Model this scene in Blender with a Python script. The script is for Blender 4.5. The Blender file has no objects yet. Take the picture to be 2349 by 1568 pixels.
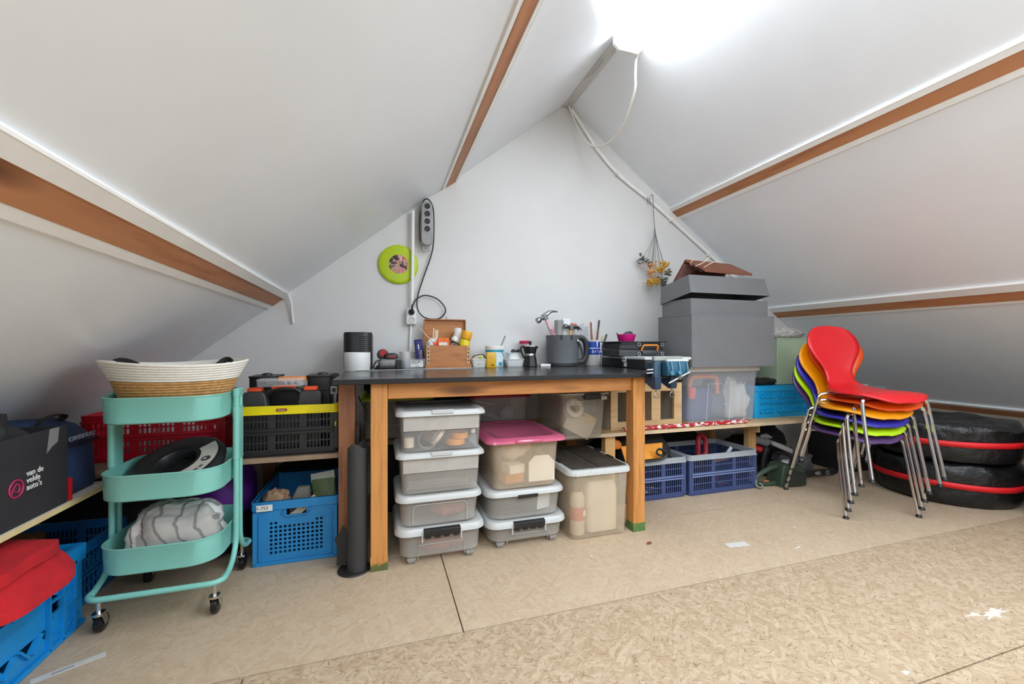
import bpy, bmesh, math, random
from math import pi, sin, cos, radians as rad
from mathutils import Vector, Matrix, noise
random.seed(7)
SC = bpy.context.scene
COL = SC.collection

# ------------------------------------------------------------------ camera, light, exposure
CAM_Z = 0.92
cd = bpy.data.cameras.new('camera')
cam = bpy.data.objects.new('camera', cd); COL.objects.link(cam)
cam.location = (0, 0, CAM_Z); cam.rotation_euler = (rad(90), 0, -math.atan2(304.5, 967.0))
cd.sensor_width = 36.0; cd.lens = 36.0 * 967.0 / 2349.0; cd.shift_y = 11.0 / 2349.0; cd.clip_start = 0.02
SC.camera = cam
SC.view_settings.view_transform = 'Standard'; SC.view_settings.look = 'None'
SC.view_settings.exposure = 0.03; SC.view_settings.gamma = 1.0; SC.view_settings.use_curve_mapping = False
LAMP_STRENGTH = 16.0
SKY_STRENGTH = 9.6
wd = bpy.data.worlds.new('world'); SC.world = wd; wd.use_nodes = True
wd.node_tree.nodes['Background'].inputs[0].default_value = (0.77, 0.89, 1.0, 1)
wd.node_tree.nodes['Background'].inputs[1].default_value = SKY_STRENGTH
# portal in each added skylight opening (guides sampling of the sky, emits nothing itself)
for px_, pz_, ry_, sy_ in ((2.45, 2.68-.745*(2.45-1.295)+.075, math.atan(.745), -.30), (.10, 2.68+.795*(.10-1.295)+.075, -math.atan(.795), -.375)):
    pl_ = bpy.data.lights.new('skylight_portal', 'AREA'); pl_.shape = 'RECTANGLE'; pl_.size = 1.7; pl_.size_y = 1.6
    pl_.cycles.is_portal = True
    po_ = bpy.data.objects.new('skylight_portal', pl_); COL.objects.link(po_)
    po_.location = (px_, sy_, pz_); po_.rotation_euler = (0, ry_, 0)
# unseen area light added behind the camera to brighten floor and slopes
bl_ = bpy.data.lights.new('added_fill_light', 'AREA'); bl_.shape = 'RECTANGLE'; bl_.size = .17; bl_.size_y = 1.5
bl_.energy = 17.5*pi*.17*1.5*1.2; bl_.color = (.89, .95, 1)
bo_ = bpy.data.objects.new('added_fill_light', bl_); COL.objects.link(bo_); bo_.location = (1.30, -.45, 2.53)
SC.cycles.transparent_max_bounces = 24; SC.cycles.max_bounces = 10; SC.cycles.diffuse_bounces = 6
SC.cycles.caustics_reflective = False; SC.cycles.caustics_refractive = False

# ------------------------------------------------------------------ material helpers
def L(r, g, b):
    f = lambda c: (c/255/12.92) if c/255 <= .04045 else ((c/255+.055)/1.055)**2.4
    return (f(r), f(g), f(b), 1)
MATS = {}
class NT:
    def __init__(s, name):
        s.m = bpy.data.materials.new(name); s.m.use_nodes = True
        s.n = s.m.node_tree.nodes; s.l = s.m.node_tree.links; s.p = s.n['Principled BSDF']
        MATS[name] = s.m
    def new(s, t, **k):
        n = s.n.new(t)
        for a, v in k.items(): setattr(n, a, v)
        return n
    def ln(s, a, b): s.l.new(a, b)
    def set(s, **k):
        for a, v in k.items(): s.p.inputs[a.replace('_', ' ')].default_value = v
    def coord(s, which='Object', scale=(1, 1, 1), rot=(0, 0, 0)):
        tc = s.new('ShaderNodeTexCoord'); mp = s.new('ShaderNodeMapping')
        mp.inputs['Scale'].default_value = scale; mp.inputs['Rotation'].default_value = rot
        s.ln(tc.outputs[which], mp.inputs[0]); return mp.outputs[0]
    def noise(s, vec, scale, detail=3, rough=.5):
        n = s.new('ShaderNodeTexNoise'); n.inputs['Scale'].default_value = scale
        n.inputs['Detail'].default_value = detail; n.inputs['Roughness'].default_value = rough
        if vec is not None: s.ln(vec, n.inputs['Vector'])
        return n.outputs['Fac']
    def ramp(s, fac, stops, interp='LINEAR'):
        r = s.new('ShaderNodeValToRGB'); r.color_ramp.interpolation = interp
        e = r.color_ramp.elements
        while len(e) < len(stops): e.new(.5)
        for i, (p, c) in enumerate(stops):
            e[i].position = p; e[i].color = c if len(c) == 4 else (*c, 1)
        s.ln(fac, r.inputs[0]); return r.outputs[0]
    def mix(s, fac, a, b, mode='MIX'):
        m = s.new('ShaderNodeMix', data_type='RGBA', blend_type=mode)
        for sock, v in ((m.inputs[0], fac), (m.inputs[6], a), (m.inputs[7], b)):
            if hasattr(v, 'links'): s.ln(v, sock)
            else: sock.default_value = v
        return m.outputs[2]
    def bump(s, h, strength=.3, dist=.002):
        b = s.new('ShaderNodeBump'); b.inputs['Strength'].default_value = strength; b.inputs['Distance'].default_value = dist
        s.ln(h, b.inputs['Height']); s.ln(b.outputs[0], s.p.inputs['Normal'])

def sc_(c, k): return (min(c[0]*k, 1), min(c[1]*k, 1), min(c[2]*k, 1), 1)
def plain(name, rgb, rough=.5, metal=0.0, var=.12, vscale=9, bump=0.0, bscale=120, alpha=1.0, spec=.5, trans=0.0, coat=0, bdist=.002):
    if name in MATS: return MATS[name]
    c = L(*rgb); t = NT(name)
    t.set(Roughness=rough, Metallic=metal, Alpha=alpha, Specular_IOR_Level=spec, Transmission_Weight=trans, Coat_Weight=coat)
    v = t.coord()
    f = t.noise(v, vscale, 4, .6)
    t.ln(t.ramp(f, [(.3, sc_(c, 1-var)), (.7, sc_(c, 1+var))]), t.p.inputs['Base Color'])
    if bump: t.bump(t.noise(v, bscale, 4, .6), bump, bdist)
    return t.m

def wood(name, light, dark, axis='x', scale=1.0, knots=True, rough=.55):
    t = NT(name); sx = {'x': (1.2, 16, 16), 'y': (16, 1.2, 16), 'z': (16, 16, 1.2)}[axis]
    v = t.coord(scale=tuple(a*scale for a in sx))
    f = t.noise(v, 2.2, 6, .65)
    c = t.ramp(f, [(.28, L(*dark)), (.5, L(*light)), (.75, sc_(L(*light), 1.12))])
    if knots:
        ks = {'x': (2.2, 11, 11), 'y': (11, 2.2, 11), 'z': (11, 11, 2.2)}[axis]
        v2 = t.coord(scale=tuple(a*scale*.55 for a in ks))
        vo = t.new('ShaderNodeTexVoronoi'); vo.inputs['Scale'].default_value = 1.0; t.ln(v2, vo.inputs['Vector'])
        k = t.ramp(vo.outputs['Distance'], [(.07, (1, 1, 1)), (.17, (0, 0, 0))])
        c = t.mix(k, c, sc_(L(*dark), .5))
    t.ln(c, t.p.inputs['Base Color']); t.set(Roughness=rough)
    t.bump(f, .12, .002)
    return t.m

# ------------------------------------------------------------------ materials
paint_slope = plain('slope_paint', (238, 242, 247), .34, var=.02, vscale=3, bump=.04, bscale=60)
paint_wall = plain('wall_paint', (217, 217, 216), .55, var=.02, vscale=4, bump=.12, bscale=90)
paint_trim = plain('trim_paint', (243, 243, 241), .4, var=.03, vscale=12, bump=.1, bscale=60)
purlin_wood = wood('purlin_wood', (186, 128, 88), (150, 92, 56), 'y', .8)
ridge_wood = wood('ridge_painted_wood', (205, 204, 202), (150, 148, 145), 'y', 1.6, knots=False)
pine_x = wood('pine_along_x', (192, 128, 66), (150, 88, 40), 'x')
pine_z = wood('pine_along_z', (198, 136, 72), (160, 98, 46), 'z')
pine_dark_z = wood('pine_brown_z', (150, 98, 66), (104, 62, 40), 'z')
pine_pale_x = wood('pine_pale_x', (206, 172, 126), (176, 136, 90), 'x')
pine_pale_z = wood('pine_pale_z', (206, 164, 110), (172, 124, 74), 'z')
box_wood = wood('cigar_box_wood', (186, 124, 74), (146, 84, 46), 'x', 2.5, knots=False)
black_pl = plain('black_plastic', (28, 28, 29), .42, var=.25)
black_soft = plain('black_fabric', (26, 26, 27), .75, var=.3, bump=.3, bscale=300)
dark_grey = plain('dark_grey_plastic', (58, 58, 60), .45, var=.15)
grey_pl = plain('grey_plastic', (150, 151, 152), .4)
light_grey = plain('light_grey_plastic', (196, 198, 200), .4, var=.06)
white_pl = plain('white_plastic', (232, 232, 230), .35, var=.03)
white_paper = plain('white_paper', (228, 227, 222), .7, var=.04)
chrome = plain('chrome', (205, 203, 200), .16, 1.0, var=.04)
steel = plain('steel', (150, 150, 150), .32, 1.0, var=.12)
mint = plain('mint_enamel', (126, 194, 182), .32, var=.03)
crate_blue = plain('crate_blue', (22, 138, 206), .42, var=.08)
crate_blue2 = plain('crate_blue_dusty', (34, 128, 188), .5, var=.12)
crate_sky = plain('crate_sky_blue', (20, 158, 214), .4, var=.06)
crate_navy = plain('crate_navy', (62, 76, 120), .5, var=.12)
crate_rim = plain('crate_grey_rim', (160, 166, 172), .5, var=.08)
crate_red = plain('crate_red', (196, 20, 44), .4, var=.1)
yellow_pl = plain('yellow_plastic', (232, 214, 8), .4, var=.06)
orange_pl = plain('orange_plastic', (236, 140, 44), .4, var=.06)
red_orange = plain('red_orange_plastic', (232, 78, 36), .4, var=.06)
red_pl = plain('red_plastic', (186, 24, 30), .4)
red_towel = plain('red_fleece', (190, 26, 36), .95, var=.2, vscale=14, bump=.9, bscale=180)
navy_soft = plain('navy_fabric', (36, 56, 92), .7, var=.25, bump=.35, bscale=200)
purple = plain('purple_fabric', (98, 34, 140), .6, var=.25)
pinkish = plain('magenta_plastic', (204, 30, 120), .4, var=.06)
lime_pl = plain('lime_plastic', (180, 205, 20), .36, var=.05)
grey_board = plain('grey_cardboard', (108, 109, 111), .75, var=.05, bump=.1, bscale=400)
green_board = plain('sage_green_board', (158, 178, 150), .6, var=.04)
brown_leather = plain('brown_leather', (116, 66, 46), .5, var=.2, bump=.3, bscale=150)
brown_inner = plain('brown_lining', (66, 44, 32), .8, var=.25)
kraft = plain('kraft_cardboard', (150, 108, 62), .85, var=.1)
tyre_nylon = plain('black_nylon', (20, 20, 21), .36, var=.3, vscale=5, bump=1.0, bscale=13, bdist=.014)
red_band = plain('red_webbing', (214, 22, 30), .55, var=.1)
jute = plain('jute_rope', (190, 144, 88), .9, var=.25, vscale=60, bump=.8, bscale=160)
cotton = plain('cotton_rope', (232, 229, 220), .9, var=.05, vscale=60, bump=.6, bscale=160)
teal_vise = plain('vise_teal_enamel', (24, 76, 98), .55, var=.12)
navy_vise = plain('vise_navy_enamel', (30, 56, 78), .4, var=.15)
saw_green = plain('dark_green_plastic', (56, 72, 58), .45, var=.12)
yellow_ochre = plain('ochre_plastic', (218, 168, 16), .4, var=.05)
blue_print = plain('blue_print', (30, 70, 168), .4, var=.1)
teal_print = plain('teal_print', (30, 150, 180), .4, var=.15)
navy_print = plain('navy_print', (38, 38, 110), .4, var=.1)
white_ink = plain('white_ink', (240, 240, 240), .5, var=.01)
black_ink = plain('black_ink', (24, 24, 24), .5, var=.01)
magenta_ink = plain('magenta_ink', (176, 40, 92), .5, var=.1)
grey_cloth = plain('grey_cloth', (122, 120, 118), .9, var=.15, bump=.5, bscale=150)
bucket_grey = plain('bucket_grey', (112, 115, 119), .5, var=.08)
olive = plain('olive_packet', (96, 112, 62), .5, var=.3, vscale=25)
tan_paper = plain('tan_paper', (160, 126, 100), .7, var=.3, vscale=20)
cream = plain('cream_plastic', (222, 204, 178), .6, var=.06)
seat_under = plain('shelf_chipboard_edge', (196, 158, 118), .7, var=.12, vscale=80)

def clear(name, rgb, alpha, rough=.25):
    return plain(name, rgb, rough, alpha=alpha, var=.05)
frost = clear('frosted_plastic', (214, 208, 198), .24, .36)
frost_warm = clear('frosted_warm_plastic', (222, 204, 176), .26, .42)
frost_cool = clear('frosted_cool_plastic', (210, 214, 220), .20, .34)
clear_pl = clear('clear_plastic', (232, 234, 236), .2, .12)
lid_white = plain('lid_translucent_white', (190, 191, 189), .35, var=.04)
lid_pink = plain('lid_pink', (196, 92, 122), .18, var=.1)
lid_magenta = plain('lid_crimson', (160, 24, 52), .35, var=.1)

def make_black_top():
    t = NT('worktop_black_laminate')
    v = t.coord(scale=(1, 1, 1)); f = t.noise(v, 7, 6, .7); g = t.noise(t.coord(scale=(3, 14, 1)), 3, 5, .7)
    t.ln(t.mix(t.ramp(g, [(.55, (0, 0, 0)), (.75, (.6, .6, .6))]), L(40, 41, 43), L(120, 120, 122)), t.p.inputs['Base Color'])
    r = t.ramp(f, [(.3, (.13, .13, .13)), (.7, (.30, .30, .30))]); t.ln(r, t.p.inputs['Roughness'])
    return t.m
top_black = make_black_top()
edge_black = plain('worktop_edge_black', (11, 11, 12), .6)

def make_osb(name, dusty):
    t = NT(name)
    geo = t.new('ShaderNodeNewGeometry')
    def mp(scale, rot, off):
        m = t.new('ShaderNodeMapping'); m.inputs['Scale'].default_value = scale
        m.inputs['Rotation'].default_value = (0, 0, rot); m.inputs['Location'].default_value = off
        return m
    warp = t.new('ShaderNodeTexNoise'); warp.inputs['Scale'].default_value = 9.0; t.ln(geo.outputs['Position'], warp.inputs['Vector'])
    add = t.new('ShaderNodeVectorMath', operation='MULTIPLY_ADD'); add.inputs[1].default_value = (.05, .05, 0)
    t.ln(warp.outputs['Color'], add.inputs[0]); t.ln(geo.outputs['Position'], add.inputs[2])
    cols = []; sel = []
    lo, hi = ((198, 170, 136), (218, 194, 162)) if dusty else ((196, 167, 131), (221, 196, 162))
    mid = tuple((p+q)/2 for p, q in zip(lo, hi))
    for i, (rot, off) in enumerate(((.15, (0, 0, 0)), (1.25, (3, 1, 0)), (-.75, (7, 4, 0)))):
        m1 = mp((1, 1, 1), rot, off); t.ln(add.outputs[0], m1.inputs[0])
        m2 = mp((20, 88, 1), 0, (0, 0, 0)); t.ln(m1.outputs[0], m2.inputs[0])
        vo = t.new('ShaderNodeTexVoronoi', feature='SMOOTH_F1'); vo.inputs['Scale'].default_value = 1.0; vo.inputs['Randomness'].default_value = 1.0
        vo.inputs['Smoothness'].default_value = .35
        t.ln(m2.outputs[0], vo.inputs['Vector'])
        sp = t.new('ShaderNodeSeparateColor'); t.ln(vo.outputs['Color'], sp.inputs[0])
        m3 = mp((24, 260, 1), 0, (0, 0, 0)); t.ln(m1.outputs[0], m3.inputs[0])
        g = t.noise(m3.outputs[0], 1.0, 3, .6)
        cc = t.ramp(sp.outputs[0], [(.1, L(*lo)), (.5, L(*mid)), (.9, L(*hi))])
        cols.append(t.mix(t.ramp(g, [(.35, (.22, .22, .22)), (.6, (0, 0, 0))]), cc, sc_(L(*lo), .82)))
        sel.append(sp.outputs[1])
    c = t.mix(t.ramp(sel[1], [(.44, (0, 0, 0)), (.56, (1, 1, 1))]), cols[0], cols[1])
    c = t.mix(t.ramp(sel[2], [(.56, (0, 0, 0)), (.68, (1, 1, 1))]), c, cols[2])
    for rot, off, th, amt in ((.3, (1, 5, 0), .665, .8), (-.9, (9, 2, 0), .675, .8), (1.4, (4, 8, 0), .685, .8), (.7, (14, 3, 0), .685, .8), (-.3, (2, 17, 0), .675, .8)):
        m1 = mp((1, 1, 1), rot, off); t.ln(geo.outputs['Position'], m1.inputs[0])
        m2 = mp((26, 200, 1), 0, (0, 0, 0)); t.ln(m1.outputs[0], m2.inputs[0])
        f = t.noise(m2.outputs[0], 1.0, 1.0, .4)
        k = amt * (.35 if dusty else 1)
        c = t.mix(t.ramp(f, [(th, (0, 0, 0)), (th+.05, (k, k, k))]), c, L(128, 92, 58))
    big = t.noise(geo.outputs['Position'], 1.7, 5, .6)
    d = .40 if dusty else .16
    c = t.mix(t.ramp(big, [(.25, (d*.7,)*3), (.7, (d,)*3)]), c, L(211, 189, 157))
    stain = t.noise(geo.outputs['Position'], 4.2, 3, .5)
    c = t.mix(t.ramp(stain, [(.66, (0, 0, 0)), (.76, (.3, .3, .3))]), c, L(176, 136, 100))
    spl = t.noise(geo.outputs['Position'], 23, 2, .5)
    c = t.mix(t.ramp(spl, [(.765, (0, 0, 0)), (.785, (.75, .75, .75))]), c, L(232, 228, 222))
    c = t.mix(1.0, c, (.79, .79, .83, 1) if dusty else (.69, .69, .715, 1), 'MULTIPLY')
    t.ln(c, t.p.inputs['Base Color']); t.set(Roughness=.62)
    t.bump(sel[0], .06, .001)
    return t.m
osb_a = make_osb('osb_dusty', True); osb_b = make_osb('osb_clean', False)

def make_emit(name, strength, col=(.89, .95, 1, 1)):
    t = NT(name); t.set(Base_Color=(.9, .9, .9, 1), Emission_Color=col, Emission_Strength=strength); return t.m
lamp_glow = make_emit('lamp_diffuser_lit', LAMP_STRENGTH)

def make_stripes():
    t = NT('striped_cotton_cloth')
    v = t.coord(rot=(.5, .4, .5))
    w = t.new('ShaderNodeTexWave', wave_type='BANDS'); w.inputs['Scale'].default_value = 7.5; w.inputs['Distortion'].default_value = .8
    w.inputs['Detail'].default_value = 1; t.ln(v, w.inputs['Vector'])
    big = t.new('ShaderNodeTexWave', wave_type='BANDS'); big.inputs['Scale'].default_value = 1.6; t.ln(t.coord(rot=(.2, .9, 1.2)), big.inputs['Vector'])
    base = t.ramp(big.outputs['Fac'], [(.44, L(228, 227, 225)), (.5, L(172, 169, 163))])
    t.ln(t.mix(t.ramp(w.outputs['Fac'], [(.88, (0, 0, 0)), (.95, (.8, .8, .8))]), base, L(112, 110, 108)), t.p.inputs['Base Color'])
    t.set(Roughness=.9); t.bump(t.noise(t.coord(), 30, 4, .6), .4, .004); return t.m
striped = make_stripes()
def make_spatter():
    t = NT('red_pole_paint_spattered'); f = t.noise(t.coord(scale=(1, 2, 2)), 34, 3, .6)
    t.ln(t.ramp(f, [(.53, L(178, 22, 36)), (.57, L(232, 224, 222))]), t.p.inputs['Base Color']); t.set(Roughness=.45); return t.m
spatter = make_spatter()
def make_fur():
    t = NT('grey_fur'); f = t.noise(t.coord(scale=(1, 1, 5)), 26, 5, .7)
    t.ln(t.ramp(f, [(.3, L(96, 88, 82)), (.6, L(206, 200, 194))]), t.p.inputs['Base Color']); t.set(Roughness=1.0); t.bump(f, 1.0, .01); return t.m
fur = make_fur()
def make_disc_print():
    t = NT('abstract_disc_print'); v = t.coord(scale=(1, 1, 1))
    f = t.noise(v, 26, 3, .55); g = t.noise(t.coord(rot=(.3, .2, .9)), 17, 2, .5)
    c = t.ramp(f, [(.38, L(36, 34, 36)), (.47, L(208, 170, 150)), (.55, L(190, 92, 74)), (.64, L(214, 150, 160)), (.75, L(236, 228, 220))])
    t.ln(t.mix(t.ramp(g, [(.42, (1, 1, 1)), (.46, (0, 0, 0))]), c, L(40, 38, 40)), t.p.inputs['Base Color']); t.set(Roughness=.3); return t.m
disc_print = make_disc_print()

def make_moss():
    t = NT('moss_stain_on_pine'); v = t.coord(scale=(16, 16, 1.2)); f = t.noise(v, 2.2, 6, .65)
    c = t.ramp(f, [(.28, L(160, 98, 46)), (.5, L(198, 136, 72)), (.75, sc_(L(198, 136, 72), 1.12))])
    sp = t.new('ShaderNodeSeparateXYZ'); t.ln(t.coord(), sp.inputs[0])
    n2 = t.noise(t.coord(), 55, 4, .6)
    ma = t.new('ShaderNodeMath', operation='MULTIPLY_ADD'); ma.inputs[1].default_value = -14.0
    t.ln(sp.outputs[2], ma.inputs[0]); t.ln(n2, ma.inputs[2])
    t.ln(t.mix(t.ramp(ma.outputs[0], [(.05, (0, 0, 0)), (.22, (.9, .9, .9))]), c, L(66, 92, 46)), t.p.inputs['Base Color']); t.set(Roughness=.8); return t.m
moss = make_moss()

# ------------------------------------------------------------------ geometry helpers
class B:
    def __init__(s): s.v = []; s.f = []
    def q(s, vs, fs):
        o = len(s.v); s.v += [tuple(p) for p in vs]; s.f += [tuple(i+o for i in f) for f in fs]; return s
    def box(s, x0, x1, y0, y1, z0, z1, M=None):
        vs = [Vector(p) for p in ((x0,y0,z0),(x1,y0,z0),(x1,y1,z0),(x0,y1,z0),(x0,y0,z1),(x1,y0,z1),(x1,y1,z1),(x0,y1,z1))]
        if M is not None: vs = [M @ p for p in vs]
        return s.q(vs, [(0,3,2,1),(4,5,6,7),(0,1,5,4),(1,2,6,5),(2,3,7,6),(3,0,4,7)])
    def loft(s, rings, c0=True, c1=True, closed=True):
        n = len(rings[0]); assert all(len(r) == n for r in rings); vs = [p for r in rings for p in r]; fs = []
        for i in range(len(rings)-1):
            for j in range(n if closed else n-1):
                k = (j+1) % n; fs.append((i*n+j, i*n+k, (i+1)*n+k, (i+1)*n+j))
        if c0: fs.append(tuple(range(n-1, -1, -1)))
        if c1: fs.append(tuple((len(rings)-1)*n+j for j in range(n)))
        return s.q(vs, fs)
    def prism(s, poly, z0, z1): return s.loft([[(x,y,z0) for x,y in poly], [(x,y,z1) for x,y in poly]])
    def extr(s, poly, y0, y1):   # polygon in (x,z) extruded along y
        return s.loft([[(x,y0,z) for x,z in poly], [(x,y1,z) for x,z in poly]])
    def extx(s, poly, x0, x1):   # polygon in (y,z) extruded along x
        return s.loft([[(x0,y,z) for y,z in poly], [(x1,y,z) for y,z in poly]])
    def tube(s, pts, r, n=8, closed=False, flat=1.0):
        P = [Vector(p) for p in pts]; m = len(P); R = r if isinstance(r, (list, tuple)) else [r]*m
        T = []
        for i in range(m):
            a = P[(i-1) % m] if (closed or i > 0) else P[i]; b = P[(i+1) % m] if (closed or i < m-1) else P[i]
            t = (b-a); T.append(t.normalized() if t.length > 1e-9 else Vector((0,0,1)))
        u = T[0].orthogonal().normalized(); rings = []
        for i in range(m):
            u = (u - T[i]*u.dot(T[i]))
            u = u.normalized() if u.length > 1e-6 else T[i].orthogonal().normalized()
            w = T[i].cross(u)
            rings.append([P[i] + (u*cos(2*pi*k/n) + w*sin(2*pi*k/n)*flat)*R[i] for k in range(n)])
        if closed: rings.append(rings[0]); return s.loft(rings, False, False)
        return s.loft(rings)
    def lathe(s, prof, n=24, c=(0,0,0), sx=1.0, sy=1.0, c0=True, c1=True):
        return s.loft([[(c[0]+r*cos(2*pi*k/n)*sx, c[1]+r*sin(2*pi*k/n)*sy, c[2]+z) for k in range(n)] for r, z in prof], c0, c1)
    def cyl(s, a, b, r, n=16, r2=None): return s.tube([a, b], [r, r if r2 is None else r2], n)
    def panel(s, pts, polys, t, fn):
        """flat panel from 2-D polygons sharing vertices, given thickness t; fn(u, v, d) -> xyz"""
        used = sorted({i for p in polys for i in p}); ix = {k: i for i, k in enumerate(used)}; n = len(used)
        vs = [fn(*pts[k], 0) for k in used] + [fn(*pts[k], t) for k in used]; fs = []; ed = {}
        for p in polys:
            a = [ix[k] for k in p]; fs.append(tuple(a)); fs.append(tuple(i+n for i in reversed(a)))
            for i in range(len(a)):
                e = (a[i], a[(i+1) % len(a)])
                if (e[1], e[0]) in ed: del ed[(e[1], e[0])]
                else: ed[e] = 1
        for (i, j) in ed: fs.append((i, i+n, j+n, j))
        return s.q(vs, fs)
    def grid(s, us, vs, cell, t, fn):
        """panel with openings: cell(i, j) -> 1 solid, 0 open, or 'a'..'d' = triangle cut to that corner"""
        nu = len(us); pts = [(u, v) for v in vs for u in us]; polys = []
        for j in range(len(vs)-1):
            for i in range(nu-1):
                c = cell(i, j); a, b, d, e = j*nu+i, j*nu+i+1, (j+1)*nu+i+1, (j+1)*nu+i
                if c == 1: polys.append((a, b, d, e))
                elif c == 'a': polys.append((a, b, e))
                elif c == 'b': polys.append((a, b, d))
                elif c == 'c': polys.append((b, d, e))
                elif c == 'd': polys.append((a, d, e))
        return s.panel(pts, polys, t, fn)
    def xf(s, M, start=0):
        s.v = s.v[:start] + [tuple(M @ Vector(p)) for p in s.v[start:]]; return s
    def jit(s, amp, sc, seed=0, keep_z0=False):
        out = []
        for p in s.v:
            d = noise.noise_vector(Vector(p)*sc + Vector((seed*7.3, seed*3.1, seed)))
            z = p[2] + d[2]*amp
            if keep_z0 and p[2] < 1e-4: z = p[2]
            out.append((p[0]+d[0]*amp, p[1]+d[1]*amp, z))
        s.v = out; return s

def rr(w, d, r, n=4, cx=0, cy=0, z=0):
    r = min(r, w/2-1e-4, d/2-1e-4); o = []
    for (sx, sy, a0) in ((1,-1,-90),(1,1,0),(-1,1,90),(-1,-1,180)):
        for k in range(n+1):
            a = rad(a0 + 90*k/n); o.append((cx+sx*(w/2-r)+r*cos(a), cy+sy*(d/2-r)+r*sin(a), z))
    return o
def arc(cx, cy, r, a0, a1, n): return [(cx+r*cos(rad(a0+(a1-a0)*k/n)), cy+r*sin(rad(a0+(a1-a0)*k/n))) for k in range(n+1)]
def smooth(pts, k=6):
    P = [Vector(p) for p in pts]; o = []
    for i in range(len(P)-1):
        a = P[max(i-1,0)]; b = P[i]; c = P[i+1]; d = P[min(i+2,len(P)-1)]
        for j in range(k):
            t = j/k; o.append(.5*((2*b)+(-a+c)*t+(2*a-5*b+4*c-d)*t*t+(-a+3*b-3*c+d)*t**3))
    o.append(P[-1]); return o
def Mx(loc=(0,0,0), rx=0, ry=0, rz=0):
    return Matrix.Translation(loc) @ Matrix.Rotation(rz,4,'Z') @ Matrix.Rotation(ry,4,'Y') @ Matrix.Rotation(rx,4,'X')

def build(name, b, mat, parent=None, sm=35, bev=0, solid=0, loc=None, rot=None, sub=0, label=None):
    me = bpy.data.meshes.new(name); me.from_pydata([tuple(p) for p in b.v], [], b.f)
    bm = bmesh.new(); bm.from_mesh(me); bmesh.ops.recalc_face_normals(bm, faces=bm.faces[:]); bm.to_mesh(me); bm.free()
    if sm:
        for p in me.polygons: p.use_smooth = True
        me.set_sharp_from_angle(angle=rad(sm))
    me.materials.append(mat)
    o = bpy.data.objects.new(name, me); COL.objects.link(o)
    if parent: o.parent = parent
    if loc: o.location = loc
    if rot: o.rotation_euler = rot
    if sub: m = o.modifiers.new('s', 'SUBSURF'); m.levels = m.render_levels = sub
    if solid: m = o.modifiers.new('t', 'SOLIDIFY'); m.thickness = solid; m.offset = -1
    if bev: m = o.modifiers.new('b', 'BEVEL'); m.width = bev; m.segments = 2; m.limit_method = 'ANGLE'; m.angle_limit = rad(40)
    if label: o['label'] = label
    return o
def tag(o, label, cat, group=None):
    o['label'] = label; o['category'] = cat
    if group: o['group'] = group
    return o
def thing(name, label, cat, loc=(0,0,0), rz=0, group=None, rx=0, ry=0):
    o = bpy.data.objects.new(name, None); COL.objects.link(o); o.empty_display_size = .05
    o.location = loc; o.rotation_euler = (rx, ry, rz)
    return tag(o, label, cat, group)
def struct(o): o['kind'] = 'structure'; return o
def text(name, s, size, mat, parent, loc, rot, ax='CENTER', shear=0, ext=.0004, space=1.0, lead=1.0):
    cu = bpy.data.curves.new(name, 'FONT'); cu.body = s; cu.size = size; cu.align_x = ax; cu.align_y = 'CENTER'; cu.shear = shear
    cu.extrude = ext; cu.space_character = space; cu.space_line = lead; cu.resolution_u = 2; cu.materials.append(mat)
    o = bpy.data.objects.new(name, cu); COL.objects.link(o); o.parent = parent; o.location = loc; o.rotation_euler = rot
    return o
FRONT = (pi/2, 0, 0)     # lettering on a face that looks towards -Y
def blob(rx, ry, rz, seed=0, amp=.15, sc=3.0, nu=28, nv=16, flat=-.55, p=1.0):
    """crumpled cloth or bag: noisy ellipsoid with a flattened base at z = 0"""
    b = B(); rings = []
    for i in range(nv+1):
        th = -pi/2 + pi*i/nv; ring = []
        for k in range(nu):
            a = 2*pi*k/nu; d = Vector((cos(th)*cos(a), cos(th)*sin(a), sin(th)))
            q = Vector([math.copysign(abs(c)**p, c) for c in d])
            f = 1 + amp*noise.fractal(d*sc + Vector((seed*5.1, seed, 0)), .8, 2.1, 4)
            z = q.z*f; z = max(z, flat) - flat
            ring.append((q.x*rx*f, q.y*ry*f, z*rz))
        rings.append(ring)
    return b.loft(rings)

# ================================================================== THE ROOM
GY = 2.8; BACKY = -2.0                       # gable wall plane and rear wall plane
AX, AZ, SL, SR = 1.295, 2.68, .795, .745     # ridge and the two roof slopes
def zl(x): return AZ + SL*(x-AX)
def zr(x): return AZ - SR*(x-AX)
XL = -2.05; XR = 4.86
struct(build('wall_back', B().extr([(XL-.1,-.1),(XR+.1,-.1),(XR+.1,.05),(AX,AZ+.12),(XL-.1,.05)], GY, GY+.1), paint_wall, sm=0))
struct(build('wall_front', B().extr([(XL-.1,-.1),(XR+.1,-.1),(XR+.1,.05),(AX,AZ+.12),(XL-.1,.05)], BACKY-.1, BACKY), paint_wall, sm=0))
# unseen skylights added behind the camera to brighten the opposite roof slopes
LX0, LX1, LY0, LY1 = -.55, .75, -1.1, .35
struct(build('ceiling', B().grid([BACKY, LY0, LY1, GY], [XL-.1, LX0, LX1, AX], lambda i,j: 0 if (i == 1 and j == 1) else 1, .1, lambda u,v,d: (v, u, zl(v)+d)), paint_slope, sm=0))
wl = struct(build('added_window_2', B().grid([LY0, LY0+.05, LY1-.05, LY1], [LX0, LX0+.04, LX1-.04, LX1], lambda i,j: 0 if (i == 1 and j == 1) else 1, .05, lambda u,v,d: (v, u, zl(v)+.02+d)), pine_x, sm=0))
build('pane', B().grid([LY0+.05, LY1-.05], [LX0+.04, LX1-.04], lambda i,j: 1, .004, lambda u,v,d: (v, u, zl(v)+.045+d)), clear('window_glass', (240,244,246), .04, .02), wl, sm=0)
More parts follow.
